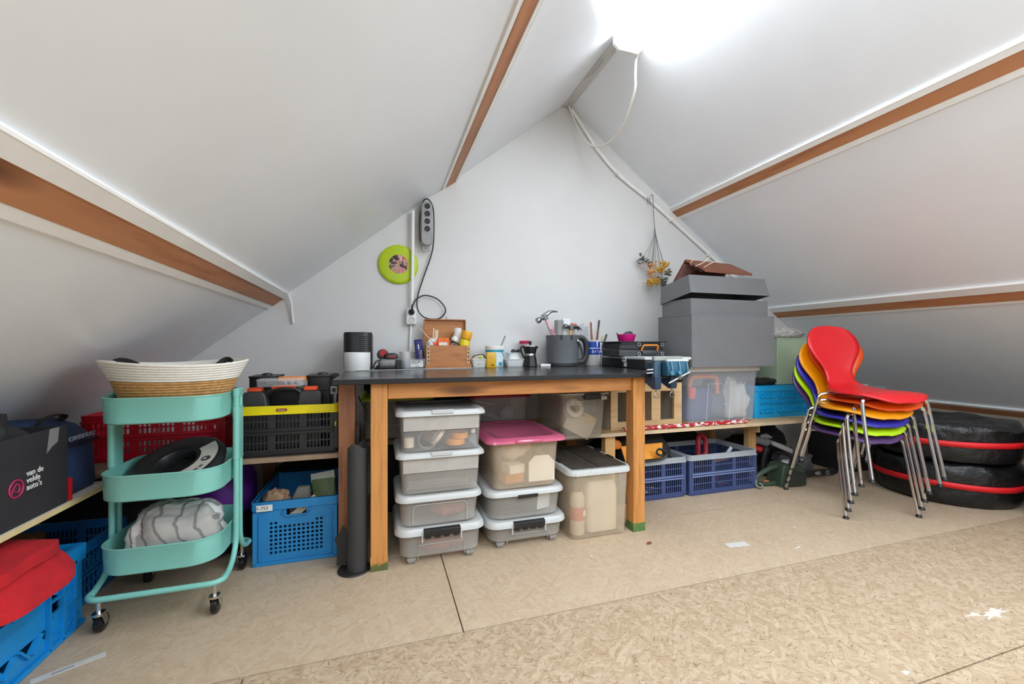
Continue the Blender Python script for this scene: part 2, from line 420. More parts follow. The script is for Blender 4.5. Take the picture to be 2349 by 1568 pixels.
# right roof slope with its unseen skylight, added to brighten the left slope
WX0, WX1, WY0, WY1 = 1.75, 3.15, -1.1, .50
c_ = struct(build('ceiling', B().grid([BACKY, WY0, WY1, GY], [AX, WX0, WX1, XR+.1], lambda i,j: 0 if (i == 1 and j == 1) else 1, .1, lambda u,v,d: (v, u, zr(v)+d)), paint_slope, sm=0))
wn = struct(build('added_window_1', B().grid([WY0, WY0+.05, WY1-.05, WY1], [WX0, WX0+.04, WX1-.04, WX1], lambda i,j: 0 if (i == 1 and j == 1) else 1, .05, lambda u,v,d: (v, u, zr(v)+.02+d)), pine_x, sm=0))
build('pane', B().grid([WY0+.05, WY1-.05], [WX0+.04, WX1-.04], lambda i,j: 1, .004, lambda u,v,d: (v, u, zr(v)+.045+d)), clear('window_glass', (240,244,246), .04, .02), wn, sm=0)

floor = struct(build('floor', B().box(XL-.1, XR+.1, BACKY-.1, GY+.1, -.1, -.0185), plain('dark_gap', (40, 30, 22), .9), sm=0))
rows = [(1.925, 2.8, [-2.1, .9, 4.9], osb_a), (1.345, 1.925, [-2.1, .26, 4.9], osb_a), (.765, 1.345, [-2.1, -.36, 4.9], osb_b),
        (.185, .765, [-2.1, 1.1, 4.9], osb_b), (-.395, .185, [-2.1, .4, 4.9], osb_b), (-2.0, -.395, [-2.1, 1.3, 4.9], osb_b)]
for y0, y1, xs, m in rows:
    for a, b in zip(xs, xs[1:]):
        build('osb_panel', B().box(a+.0022, b-.0022, y0+.0022, y1-.0022, -.018, 0), m, floor, sm=0)

def slope_strip(side, xa, xb, h0, h1, y0=BACKY, y1=GY):
    """long strip lying on a roof slope between two X lines, standing h0..h1 proud of it"""
    z = zl if side == 'L' else zr; k = SL if side == 'L' else -SR
    nx, nz = (k, -1) ; ln = math.hypot(nx, nz); nx, nz = nx/ln, nz/ln
    P = lambda x, h: (x + nx*h, z(x) + nz*h)
    return B().extr([P(xa, h0), P(xb, h0), P(xb, h1), P(xa, h1)], y0, y1)
def bead(side, x, h, r, y0=BACKY):
    z = zl if side == 'L' else zr; k = SL if side == 'L' else -SR
    nx, nz = (k, -1); ln = math.hypot(nx, nz)
    return B().tube([(x+nx/ln*h, y0, z(x)+nz/ln*h), (x+nx/ln*h, GY, z(x)+nz/ln*h)], r, 8)
# purlins: bare wood face between two painted edge strips, finished with a caulk bead
for i, (side, a, b, up, lo, bd) in enumerate((('L', -.607, -.549, (-.549, -.520), (-.630, -.607), -.519), ('L', .413, .474, (.474, .492), (.394, .413), .493),
                                              ('R', 2.212, 2.266, (2.190, 2.212), (2.266, 2.290), 2.188), ('R', 3.247, 3.311, (3.203, 3.247), (3.311, 3.330), 3.202),
                                              ('R', 4.252, 4.318, (4.238, 4.252), (4.318, 4.350), 4.236))):
    y0 = {1: LY1+.02, 2: WY1+.02}.get(i, BACKY)
    t = struct(build('trim_%d' % (i+1), slope_strip(side, a, b, -.01, .011, y0), purlin_wood, sm=0, bev=.002))
    build('edge_strip', slope_strip(side, *up, -.01, .015, y0), paint_trim, t, sm=0)
    build('edge_strip', slope_strip(side, *lo, -.01, .009, y0), paint_trim, t, sm=0)
    build('caulk_bead', bead(side, bd, .008, .008, y0), paint_trim, t)
# rough painted ridge board
rb = B(); n = 60
for side in (0,): 
    rings = []
    for k in range(n+1):
        y = BACKY + (GY-BACKY)*k/n; w = .030 + .004*noise.noise(Vector((y*9, 0, 0))); zz = AZ-.028 + .003*noise.noise(Vector((y*13, 4, 0)))
        rings.append([(AX-w, y, zz), (AX+w, y, zz-.002), (AX+w*.9, y, AZ+.03), (AX-w*.9, y, AZ+.03)])
    rb.loft(rings)
struct(build('trim_6', rb, ridge_wood, sm=0))

# ------------------------------------------------------------------ ridge lamp, its cable and the pipe along the gable
lamp = thing('batten_lamp', 'lit white batten lamp with opal cover under the ridge board', 'lamp', (AX+.005, 1.27, 2.535))
def lamp_ring(y, w, z0, z1): return [(-w, y, z1), (-w, y, z0+.028), (-w+.03, y, z0), (w-.03, y, z0), (w, y, z0+.028), (w, y, z1)]
build('opal_cover', B().loft([lamp_ring(-.735, .084, 0, .075), lamp_ring(.735, .084, 0, .075)]), lamp_glow, lamp, sm=0)
build('end_cap', B().loft([lamp_ring(.736, .087, -.003, .078), lamp_ring(.752, .087, -.003, .078)]), white_pl, lamp, sm=0)
build('end_cap', B().loft([lamp_ring(-.752, .087, -.003, .078), lamp_ring(-.736, .087, -.003, .078)]), white_pl, lamp, sm=0)
build('mounting_rail', B().box(-.045, .045, -.74, .74, .0755, .118), white_pl, lamp, sm=0)
tag(build('lamp_cable', B().tube(smooth([(1.372,2.024,2.55),(1.376,2.05,2.53),(1.386,2.07,2.46),(1.40,2.1,2.386),(1.43,2.25,2.29),(1.437,2.36,2.262),(1.428,2.5,2.262),(1.395,2.65,2.337),(1.356,2.73,2.47),(1.32,2.765,2.60),(1.305,2.775,2.655)]), .0075, 8), cotton),
    'slack cream cable looping from the ridge lamp to the gable top', 'cable')
pipe_pts = smooth([(1.325,2.782,2.636),(1.38,2.782,2.575),(1.446,2.782,2.49),(1.52,2.782,2.395),(1.608,2.782,2.305),(1.70,2.782,2.225),(1.798,2.782,2.158),(1.987,2.782,2.05),(2.186,2.782,1.919),(2.394,2.782,1.778),(2.62,2.782,1.625),(3.0,2.782,1.365)])
pp = thing('conduit_pipe', 'white plastic pipe following the gable edge beside the sloping ceiling', 'pipe', (0,0,0))
build('pipe', B().tube(pipe_pts, .0115, 10), paint_trim, pp)
for (x, z) in ((1.70,2.225),(2.186,1.919),(2.55,1.673)): build('pipe_clip', B().box(x-.012, x+.012, 2.766, 2.7995, z-.017, z+.017), white_pl, pp, bev=.003)

# ------------------------------------------------------------------ sockets and cables on the gable wall
tag(build('socket_conduit', B().tube([(.206,2.765,1.79),(.203,2.763,1.4),(.199,2.772,1.168)], .0105, 10), paint_trim), 'white vertical conduit between the sloping ceiling and the double socket', 'pipe')
tag(build('table_conduit', B().tube([(.196,2.786,1.062),(.192,2.786,.97),(.188,2.786,.80)], .008, 10), paint_trim), 'thin white conduit running down from the double socket behind the workbench', 'pipe')
so = thing('wall_socket', 'white surface-mounted double socket with one black plug', 'socket', (.196, 2.8, 1.115))
build('housing', B().loft([rr(.064,.108,.012,4,0,0,0), rr(.064,.108,.012,4,0,0,.040), rr(.056,.10,.010,4,0,0,.046)]).xf(Mx(rx=pi/2)), white_pl, so)
for zz in (.026, -.026):
    build('socket_cup', B().lathe([(.021,0),(.021,.003),(.018,.003),(.017,-.006)], 24, c1=True).xf(Mx((0,-.0465,zz), rx=pi/2)), light_grey, so)
    build('pin_hole', B().cyl((-.006,-.0415,zz),(-.006,-.0405,zz),.0028,10).cyl((.006,-.0415,zz),(.006,-.0405,zz),.0028,10), black_ink, so)['kind'] = 'stuff'
st = thing('power_strip', 'grey four-way power strip hanging upright high on the gable wall', 'power strip', (.29, 2.76, 1.71), ry=rad(0))
build('body', B().loft([rr(.070,.285,.035,6,0,0,-.03), rr(.076,.29,.038,6,0,0,0), rr(.074,.288,.037,6,0,0,.016), rr(.060,.275,.030,6,0,0,.026)]).xf(Mx(rx=pi/2)), plain('strip_grey', (160,161,163), .35), st)
for k in range(4):
    z = .108 - k*.048
    build('socket_ring', B().lathe([(.0235,0),(.0235,.004),(.020,.005),(.019,-.001)], 24, c0=False, c1=False).xf(Mx((.003,-.0258,z), rx=pi/2)), light_grey, st)
    build('socket_cup', B().lathe([(.0195,.0035),(.0195,.0012)], 24).xf(Mx((.003,-.0265,z), rx=pi/2)), black_pl, st)
build('hanging_tab', B().grid([-.022,-.014,.014,.022], [-.172,-.164,-.152,-.140], lambda i,j: 0 if (i==1 and j==1) else 1, .008, lambda u,v,d: (u,-.004+d,v)), plain('tab_grey', (170,170,170), .4), st)
tag(build('strip_cable', B().tube(smooth([(.252,2.755,1.59),(.246,2.75,1.66),(.249,2.75,1.76),(.27,2.75,1.853),(.30,2.75,1.868),(.328,2.752,1.83),(.338,2.76,1.76),(.336,2.765,1.60),(.318,2.775,1.50),(.269,2.777,1.356),(.236,2.777,1.243),(.234,2.775,1.17),(.262,2.772,1.122),(.31,2.77,1.101),(.381,2.772,1.108),(.416,2.774,1.163),(.366,2.772,1.229),(.284,2.765,1.252),(.228,2.752,1.225),(.205,2.728,1.19),(.199,2.722,1.165)]), .0042, 8), black_pl),
    'thin black cable wound round the power strip and looping to the socket', 'cable')
pg = thing('plug', 'black plug pushed into the upper cup of the wall socket', 'plug', (.196, 2.752, 1.141))
build('body', B().lathe([(.017,0),(.0185,.004),(.0185,.012),(.013,.022),(.007,.026)], 20).xf(Mx((0,0,0), rx=pi/2)), black_pl, pg)
build('strain_relief', B().tube([(0,-.02,.0),(.001,-.028,.014),(.003,-.03,.045)], [.008,.0075,.0048], 10), black_pl, pg)
tag(build('cable_stub', B().tube(smooth([(-.520,2.772,1.222),(-.505,2.768,1.215),(-.497,2.772,1.18),(-.494,2.782,1.12),(-.490,2.79,1.06)]), .0062, 8), paint_trim), 'short white cable end beside the lower purlin on the gable wall', 'cable')

fr = thing('frisbee', 'lime green flying disc with printed centre wedged behind the conduit', 'frisbee', (.117, 2.797, 1.446), rx=pi/2)
build('disc', B().lathe([(.118,.0),(.124,.003),(.124,.009),(.118,.014),(.105,.0165),(.066,.0175),(.0,.0175)], 40, c1=False), lime_pl, fr)
build('printed_label', B().lathe([(.060,.0175),(.060,.0182),(.0,.0182)], 32, c1=False), disc_print, fr)

# dried flowers on a hook
fl = thing('dried_bouquet', 'dried bouquet of yellow yarrow and grey leaves hanging upside down from the pipe', 'dried flowers', (1.985, 2.745, 2.05))
build('string', B().tube(smooth([(0,.02,.025),(.004,.0,.03),(.008,.0,-.02),(.012,.0,-.1),(.022,.0,-.22)]), .0028, 6), grey_cloth, fl)
hk = B()
for dx in (-.028, -.012): hk.tube([(dx,.02,.012),(dx-.004,.01,-.01),(dx-.012+.012*(dx>-.02),.0,-.045)], .003, 6)
x = build('hook', hk, steel, fl); x['kind'] = 'stuff'
random.seed(3)
heads = [(-.11,-.03,-.475,'g'),(-.075,-.02,-.50,'g'),(-.03,-.04,-.515,'o'),(.03,-.05,-.55,'y'),(.075,-.05,-.51,'y'),(-.055,-.05,-.575,'o'),(-.01,-.05,-.635,'y'),(-.04,-.045,-.645,'y'),(.09,-.05,-.575,'g'),(.06,-.05,-.625,'g'),(.055,-.06,-.665,'g')]
for i, (hx, hy, hz, c) in enumerate(heads):
    build('stem', B().tube(smooth([(.02,0,-.2),(.02+.12*(hx-.02),hy*.3,-.3),(.02+.6*(hx-.02),hy*.7,-.3+.6*(hz+.3)),(hx,hy,hz)], 4), .0016, 5), grey_cloth, fl)
    b = B()
    if c == 'g':
        for k in range(15):
            a = random.uniform(0,6.28); e = random.uniform(-.8,.6)
            M = Mx((hx+random.uniform(-.02,.02), hy+random.uniform(-.015,.015), hz+random.uniform(-.02,.02)), e, random.uniform(-1,1), a)
            b.q([M @ Vector(p) for p in ((0,0,0),(.008,-.012,.002),(.010,-.026,.001),(0,-.036,-.002),(-.010,-.026,.001),(-.008,-.012,.002),(0,-.018,.007))], [(0,1,6),(1,2,6),(2,3,6),(3,4,6),(4,5,6),(5,0,6),(0,5,4,3,2,1)])
        o = build('leaf_spray', b, plain('dried_leaf', (116,122,110), .8, var=.3, vscale=40), fl, sm=0)
    else:
        for k in range(46 if c == 'y' else 22):
            p = Vector((hx+random.gauss(0,.022), hy+random.gauss(0,.012), hz+random.gauss(0,.013))); r = random.uniform(.005,.0095)
            b.lathe([(0,-r),(r*.8,-r*.5),(r,0),(r*.8,r*.5),(0,r)], 7, c=tuple(p), c0=False, c1=False)
        o = build('flower_head', b, plain('yarrow_yellow', (208,158,58), .85, var=.3, vscale=60) if c == 'y' else plain('yarrow_orange', (214,150,96), .85, var=.25, vscale=60), fl)
    o['kind'] = 'stuff'

# ================================================================== WORKBENCH AND LONG SHELVES
TZ = .79
wb = thing('workbench', 'wooden workbench with black laminate top standing against the gable wall', 'workbench', (0, 0, 0))
build('worktop', B().box(-.175, 1.50, 1.775, 2.76, TZ-.020, TZ), edge_black, wb, bev=.0015)
build('laminate', B().box(-.173, 1.498, 1.777, 2.758, TZ-.0005, TZ+.0006), top_black, wb, sm=0)
build('apron', B().box(.034, 1.204, 1.83, 1.872, TZ-.088, TZ-.0202), pine_x, wb, bev=.002)
build('apron', B().box(.034, 1.204, 2.60, 2.642, TZ-.088, TZ-.0202), pine_x, wb, bev=.002)
build('apron', B().box(-.02, .022, 1.883, 2.592, TZ-.088, TZ-.0202), wood('pine_along_y', (192,128,66), (150,88,40), 'y'), wb, bev=.002)
build('apron', B().box(1.216, 1.258, 1.883, 2.592, TZ-.088, TZ-.0202), MATS['pine_along_y'], wb, bev=.002)
for lx in (-.034, 1.204):
    for ly in (1.815, 2.594):
        lg = build('leg', B().box(lx, lx+.067, ly, ly+.067, 0, TZ-.0202), pine_z, wb, bev=.003)
        if ly < 2: build('green_stain', B().box(lx-.0006, lx+.0676, ly-.0006, ly+.0676, .0005, .042 if lx > 1 else .06), plain('moss_green_paint', (84,116,58), .8, var=.35, vscale=60) if lx > 1 else moss, lg, sm=0)

sl_ = thing('gable_shelf', 'long board shelf along the gable left of the workbench', 'shelf', (0,0,0))
build('board', B().box(-1.24, -.105, 1.985, 2.75, .435, .455), plain('shelf_board_brown', (150,124,102), .7, var=.12), sl_, bev=.001)
build('post', B().box(-.166, -.098, 1.93, 1.984, 0, TZ-.0203), pine_dark_z, sl_, bev=.003)
build('post', B().box(-.166, -.106, 2.66, 2.72, 0, .4345), pine_dark_z, sl_, bev=.003)
build('post', B().box(-1.20, -1.14, 2.66, 2.72, 0, .4345), pine_dark_z, sl_, bev=.003)
build('post', B().box(-.62, -.56, 2.66, 2.72, 0, .4345), pine_dark_z, sl_, bev=.003)
sm_ = thing('back_shelf', 'dark board shelf under the workbench carrying the lidded boxes', 'shelf', (0,0,0))
build('board', B().box(-.09, .865, 2.31, 2.75, .405, .425), plain('shelf_board_dark', (120,96,76), .7), sm_, bev=.001)
for px in (-.02, .44, .80): build('post', B().box(px, px+.05, 2.66, 2.71, 0, .4045), pine_dark_z, sm_, bev=.002)
sr_ = thing('long_shelf', 'long pale board shelf along the gable right of the workbench', 'shelf', (0,0,0))
build('board', B().box(.875, 3.02, 2.13, 2.75, .405, .425), pine_pale_x, sr_, bev=.001)
build('edge_band', B().box(.875, 3.02, 2.1285, 2.1299, .4055, .4245), plain('pale_edge_band', (208,184,152), .6), sr_, sm=0)
for px, py in ((1.245, 2.16), (2.44, 2.29), (1.245, 2.66), (2.44, 2.66), (2.94, 2.66)):
    build('post', B().box(px, px+.066, py, py+.045, 0, .4045), pine_pale_z, sr_, bev=.002)
build('ledger', B().box(2.424, 2.4395, 2.20, 2.70, .345, .4045), pine_pale_x, sr_, bev=.002)
se_ = thing('eaves_shelf', 'white board shelf with yellowed edge running along the left eaves', 'shelf', (0,0,0))
build('board', B().box(-1.36, -.962, .30, 1.975, .398, .416), plain('white_melamine', (222,218,208), .45, var=.04), se_, bev=.001)
build('edge_band', B().box(-.9615, -.960, .30, 1.975, .3985, .4155), plain('yellowed_edge', (220,202,150), .6), se_, sm=0)
for py in (.40, 1.20, 1.93): build('post', B().box(-1.34, -1.30, py, py+.04, 0, .3975), pine_dark_z, se_, bev=.002)

# ================================================================== CRATES
def tiers(z0, z1, nrow, bar, tier_gap):
    """two storeys of hole rows between z0 and z1; returns cut list and the set of open rows"""
    out = [z0]; op = set(); half = (z1-z0-tier_gap)/2
    for t in range(2):
        a = z0 + t*(half+tier_gap); h = (half-(nrow-1)*bar)/nrow
        for r in range(nrow):
            lo = a + r*(h+bar)
            if lo > out[-1]+1e-6: out.append(lo)
            op.add(len(out)-1); out.append(lo+h)
    return out, op
def cols(x0, x1, groups, nhole, bar, post, edge):
    out = [x0]; op = set(); w = (x1-x0-2*edge-(groups-1)*post)/groups
    for g in range(groups):
        a = x0+edge+g*(w+post); h = (w-(nhole-1)*bar)/nhole
        for k in range(nhole):
            lo = a+k*(h+bar)
            if lo > out[-1]+1e-6: out.append(lo)
            op.add(len(out)-1); out.append(lo+h)
    out.append(x1); return out, op
def fold_crate(name, label, W, D, Hh, mat, rim_mat, loc, rz=0, groups=3, nhole=9, group=None, rim_h=.032, nside=8, rail=None):
    t = thing(name, label, 'crate', loc, rz, group)
    build('base', B().loft([rr(W-.012,D-.012,.015,3,0,D/2,0), rr(W,D,.02,3,0,D/2,.014), rr(W,D,.02,3,0,D/2,.020)]), mat, t)
    zz, oz = tiers(.030, Hh-rim_h, 2, .006, .030); zz = [.0195]+zz; oz = {k+1 for k in oz}
    if zz[-1] < Hh-rim_h: zz.append(Hh-rim_h)
    xs, ox = cols(-W/2+.006, W/2-.006, groups, nhole, .0045, .03, .03)
    ys, oy = cols(.012, D-.012, 2, nside, .0045, .03, .02)
    T = .006
    build('side_panel', B().grid(xs, zz, lambda i,j: 0 if (i in ox and j in oz) else 1, T, lambda u,v,d: (u, .006+d, v)), mat, t, sm=0)
    build('side_panel', B().grid(xs, zz, lambda i,j: 0 if (i in ox and j in oz) else 1, T, lambda u,v,d: (u, D-.006-d, v)), mat, t, sm=0)
    build('end_panel', B().grid(ys, zz, lambda i,j: 0 if (i in oy and j in oz) else 1, T, lambda u,v,d: (-W/2+.006+d, u, v)), mat, t, sm=0)
    build('end_panel', B().grid(ys, zz, lambda i,j: 0 if (i in oy and j in oz) else 1, T, lambda u,v,d: (W/2-.006-d, u, v)), mat, t, sm=0)
    for sx in (-1, 1):
        for y in (.004, D-.022): build('corner_post', B().box(sx*(W/2-.011)-.009, sx*(W/2-.011)+.009, y, y+.018, .0195, Hh-rim_h), mat, t, bev=.002)
    zm = (.030+Hh-rim_h)/2
    build('hinge_rail', B().box(-W/2+.02, W/2-.02, -.001, .0055, zm-.012, zm-.003), rail or mat, t, bev=.002)
    build('hinge_rail', B().box(-W/2+.02, W/2-.02, -.001, .0055, zm+.003, zm+.012), rail or mat, t, bev=.002)
    b = B(); r0 = lambda w, z: rr(W+w, D+w, .025, 3, 0, D/2, z)
    b.loft([r0(-.002,Hh-rim_h), r0(.012,Hh-rim_h), r0(.012,Hh-rim_h+.006), r0(.004,Hh-rim_h+.008), r0(.006,Hh), r0(-.016,Hh), r0(-.018,Hh-rim_h), r0(-.002,Hh-rim_h)], False, False)
    build('rim', b, rim_mat, t)
    return t

# blue vented crate with code label, on the floor left of the workbench
c1 = thing('vented_crate', 'dusty blue crate with small square vents and a 1-753 sticker', 'crate', (-.34, 2.0, 0))
W, D, Hh = .328, .47, .268
xs = [-W/2, -.082, -.0775]; op = set()
xs = [-W/2, -.148, -.128]; 
nx, hx, bx = 12, .0105, .0072; x = -.101
for k in range(nx): op.add(len(xs)); xs += [x, x+hx]; op = op | {len(xs)-2}; x += hx+bx
op = {i for i in range(3, 3+2*nx, 2)}
xs = sorted(xs + [.128, .148, W/2])
zs = [0, .014, .034]; nz = 8; z = .044
opz = {}
for k in range(nz): opz[len(zs)] = k; zs += [z, z+.0105]; z += .0105+.0072
zs += [.196, .203, .232, Hh]
zi = len(zs)
def vcell(i, j):
    if j in opz and i in op:
        k = (i-3)//2
        return 0 if (opz[j] < 7 or k in (0, 1, 10, 11)) else 1
    if j == zi-3 and 9 <= i <= 19:          # hand hole with clipped corners
        return {9: 1, 19: 1}.get(i, 0)
    return 1
build('front_panel', B().grid(xs, zs, vcell, .005, lambda u,v,d: (u, .004+d, v)), crate_blue2, c1, sm=0)
build('rear_panel', B().box(-W/2, W/2, D-.009, D-.004, 0, Hh), crate_blue2, c1, sm=0)
for s in (-1, 1):
    build('end_panel', B().box(s*W/2-(.005 if s > 0 else 0), s*W/2+(0 if s > 0 else .005), .0095, D-.0095, .0, Hh), crate_blue2, c1, sm=0)
    build('corner_rib', B().box(s*.156-.008, s*.156+.008, -.0045, .0038, .008, .225), crate_blue2, c1, bev=.002)
    build('corner_rib', B().box(s*.138-.004, s*.138+.004, -.002, .0038, .018, .212), crate_blue2, c1, bev=.0015)
build('base_band', B().box(-W/2, W/2, -.0045, .0038, 0, .014), crate_blue2, c1, bev=.002)
build('floor_plate', B().box(-W/2+.006, W/2-.006, .0095, D-.0095, .004, .008), crate_blue2, c1, sm=0)
r0 = lambda w, z: rr(W+w, D+w-.004, .012, 3, 0, D/2, z)
build('rim', B().loft([r0(.0,Hh-.035), r0(.011,Hh-.035), r0(.013,Hh), r0(-.014,Hh), r0(-.014,Hh-.006), r0(-.001,Hh-.008), r0(.0,Hh-.035)], False, False), crate_blue2, c1)
hh = [(x*1.0, z) for x, z in ((-.055,.0),(-.04,.02),(.04,.02),(.055,.0),(.04,-.02),(-.04,-.02))]
build('hand_hole_lip', B().tube([(x+.001, -.0015, .2175+z*.86) for x, z in hh], .0032, 6, closed=True), crate_blue2, c1)
stk = build('code_sticker', B().box(-.148, -.088, -.0085, -.0072, .232, .258), white_paper, c1, sm=0)
text('code_number', '1-753', .019, black_ink, stk, (-.126, -.0088, .245), FRONT)
# contents of that crate
tag(build('crumpled_wrapper', blob(.055,.05,.05,11,.3,3).xf(Mx((-.43,2.08,.215))), tan_paper, sm=60), 'brown and white crumpled wrapper sticking out of the stickered blue crate', 'wrapper')
tag(build('paper_bag', B().loft([rr(.10,.05,.01,3,0,0,0), rr(.09,.04,.01,3,.0,0,.1), rr(.05,.02,.008,3,.012,0,.17)]).jit(.006,14,2).xf(Mx((-.335,2.10,.13), rx=.15)), plain('grey_paper', (128,122,112), .8, var=.2), sm=60), 'grey paper bag standing in the middle of the stickered blue crate', 'bag')
pk = thing('seed_packet', 'olive green packet with a pale header strip leaning in the blue crate', 'packet', (-.235, 2.16, .10), rx=-.25, ry=-.12)
build('body', B().loft([rr(.105,.03,.012,3,0,0,0), rr(.105,.026,.012,3,0,0,.12), rr(.10,.006,.002,3,0,0,.20)]).jit(.003,20,3), olive, pk, sm=60)
build('header_strip', B().box(-.052,.052,-.0035,.0035,.185,.225), plain('pale_header', (206,206,188), .6), pk, sm=0)
tag(build('folded_leaflet', B().box(-.008,.008,-.002,.002,0,.16).box(.009,.02,-.003,.001,0,.155).xf(Mx((-.395,2.035,.165), ry=.9)), cream, sm=0), 'cream folded leaflet lying across the front edge of the stickered crate', 'leaflet')
tag(build('sack', blob(.11,.13,.10,5,.2,2).xf(Mx((-.33,2.32,.03))), plain('dark_sack', (44,42,44), .8, var=.3), sm=60), 'dark crumpled sack filling the back of the stickered blue crate', 'sack')

# two navy folding crates under the right-hand shelf
fold_crate('folding_crate', 'navy folding crate with grey rim holding an amber pouch, beside the bench leg', .475, .36, .245, crate_navy, crate_rim, (1.5675, 2.15, 0), 0, 3, 8, 'navy folding crates under the long shelf', rail=plain('crate_rail_highlight', (112,126,168), .4))  # paler rail colour paints a highlight along the hinge rails
fold_crate('folding_crate', 'navy folding crate with grey rim holding a red-handled tool, beside the chainsaw', .535, .36, .250, crate_navy, crate_rim, (2.085, 2.14, 0), 0, 3, 9, 'navy folding crates under the long shelf', rail=MATS['crate_rail_highlight'])
# black folding crate with yellow rim, red folding crate on the left shelf
bc = fold_crate('yellow_rimmed_crate', 'black folding crate with bright yellow rim on the shelf left of the workbench', .405, .42, .215, plain('crate_black', (34,34,36), .45, var=.15), yellow_pl, (-.374, 2.0, .455), 0, 3, 7, rim_h=.036)
stk = build('brand_sticker', B().loft([rr(.042,.011,.005,3), rr(.042,.011,.005,3,0,0,.0008)]).xf(Mx((-.02,-.0065,.198), rx=pi/2)), plain('maroon_sticker', (130,44,36), .4), bc, sm=0)
text('sticker_lettering', 'Super', .0125, plain('salmon_ink', (236,190,170), .5), stk, (-.02,-.0075,.198), FRONT, shear=.25)
build('lime_clip', B().box(.188,.194,-.004,.002,.118,.138), lime_pl, bc, bev=.001)
fold_crate('red_folding_crate', 'red folding crate standing on the shelf behind the mint trolley', .50, .36, .19, crate_red, crate_red, (-.88, 2.10, .455), 0, 3, 8)
tag(build('glass_jars_pack', B().lathe([(.0,0),(.034,0),(.036,.01),(.036,.08),(.026,.1),(.026,.11),(0,.11)],14,(-1.03,2.17,.478)), plain('pale_glass', (200,196,198), .2), sm=40), 'pale glass jar inside the red folding crate behind the trolley', 'jar', 'jars in the red folding crate')
src = bpy.data.objects['glass_jars_pack']; src.name = 'jar'
for x in (-.95, -.87, -.79):
    o = src.copy(); COL.objects.link(o); o.location.x = x+1.03; o['label'] = src['label']

# sky-blue crate on the long shelf
sc_t = thing('dimpled_crate', 'sky blue crate with rows of dimpled squares on the long shelf', 'crate', (2.73, 2.26, .425))
W, D, Hh = .53, .36, .225
build('body', B().loft([rr(W-.02,D-.02,.02,4,0,D/2,0), rr(W-.016,D-.016,.022,4,0,D/2,.02), rr(W-.012,D-.012,.024,4,0,D/2,Hh-.04), rr(W-.026,D-.026,.02,4,0,D/2,Hh-.04), rr(W-.034,D-.034,.02,4,0,D/2,.02)]), crate_sky, sc_t)
r0 = lambda w, z: rr(W+w, D+w, .03, 4, 0, D/2, z)
build('rim', B().loft([r0(-.012,Hh-.04), r0(.0,Hh-.04), r0(.002,Hh-.03), r0(-.004,Hh-.026), r0(-.002,Hh), r0(-.028,Hh), r0(-.028,Hh-.04), r0(-.012,Hh-.04)], False, False), crate_sky, sc_t)
for row, zc in enumerate((.052, .107, .155)):
    for k in range(11):
        if row != 1 and k == 3: continue
        xx = -.205 + k*.041
        h = .016 if row != 1 else .009
        b = B().loft([rr(.030,2*h,.006,3), rr(.028,2*h-.002,.006,3,0,0,.011), rr(.022,2*h-.008,.004,3,0,0,.011), rr(.018,2*h-.011,.003,3,0,0,.0005)], True, True)
        build('dimple', b.xf(Mx((xx,.0045,zc), rx=pi/2)), crate_sky, sc_t)

# near blue crate with truss openings (long side faces the room), towel on top
tc = thing('truss_crate', 'bright blue crate with triangular openings, red fleece folded on its rim', 'crate', (-.942, 1.515, 0), pi/2)
W, D, Hh = .53, .36, .266       # local x runs along the eaves, local y towards the eaves
xs = [-W/2, -W/2+.05, -.16, -.105, -.07, -.035, 0, .035, .07, .105, .16, W/2-.05, W/2]
zs = [0, .045, .078, .108, .128, .148, .178, .211, Hh]
def tcell(i, j):
    if j in (0, 7): return 1
    if i in (0, 11, 1, 10): return 1
    if i in (2, 9):
        if j in (3, 4): return 0
        if j in (1, 6): return 1
        return {2: 'a' if i == 2 else 'b', 5: 'd' if i == 2 else 'c'}.get(j, 1)
    if 3 <= i <= 8:
        if 2 <= j <= 5: return 1
        if j == 1: return 'ab'[i % 2]
        if j == 6: return 'dc'[i % 2]
    return 1
build('side_panel', B().grid(xs, zs, tcell, .005, lambda u,v,d: (u, .008+d, v)), crate_blue, tc, sm=0)
build('side_panel', B().grid(xs, zs, tcell, .005, lambda u,v,d: (u, D-.008-d, v)), crate_blue, tc, sm=0)
for s in (-1, 1): build('end_panel', B().box(s*(W/2-.005)-.004, s*(W/2-.005)+.004, .013, D-.013, .0, Hh), crate_blue, tc, sm=0)
build('floor_plate', B().box(-W/2+.01, W/2-.01, .014, D-.014, .004, .008), crate_blue, tc, sm=0)
for x in (-.215, -.16, -.105, .105, .16, .215): build('upright_rib', B().box(x-.003, x+.003, -.004, .0078, .008, Hh-.04), crate_blue, tc, sm=0)
for z in (.045, .108, .148, .211):
    for a, b_ in ((-.245, -.105), (.105, .245)): build('cross_rib', B().box(a, b_, -.002, .0077, z-.0025, z+.0025), crate_blue, tc, sm=0)
for a, b_ in ((0, .014), (Hh-.052, Hh)): build('edge_band', B().box(-W/2, W/2, -.004, .0078, a, b_), crate_blue, tc, bev=.002)
for k in range(4):
    x = -.0875+.05*k
    build('brace_rib', B().box(-.003,.003,-.002,.0076,-.026,.026, Mx((x,0,.06), ry=(.7 if k % 2 else -.7))), crate_blue, tc, sm=0)
    build('brace_rib', B().box(-.003,.003,-.002,.0076,-.026,.026, Mx((x,0,.195), ry=(-.7 if k % 2 else .7))), crate_blue, tc, sm=0)
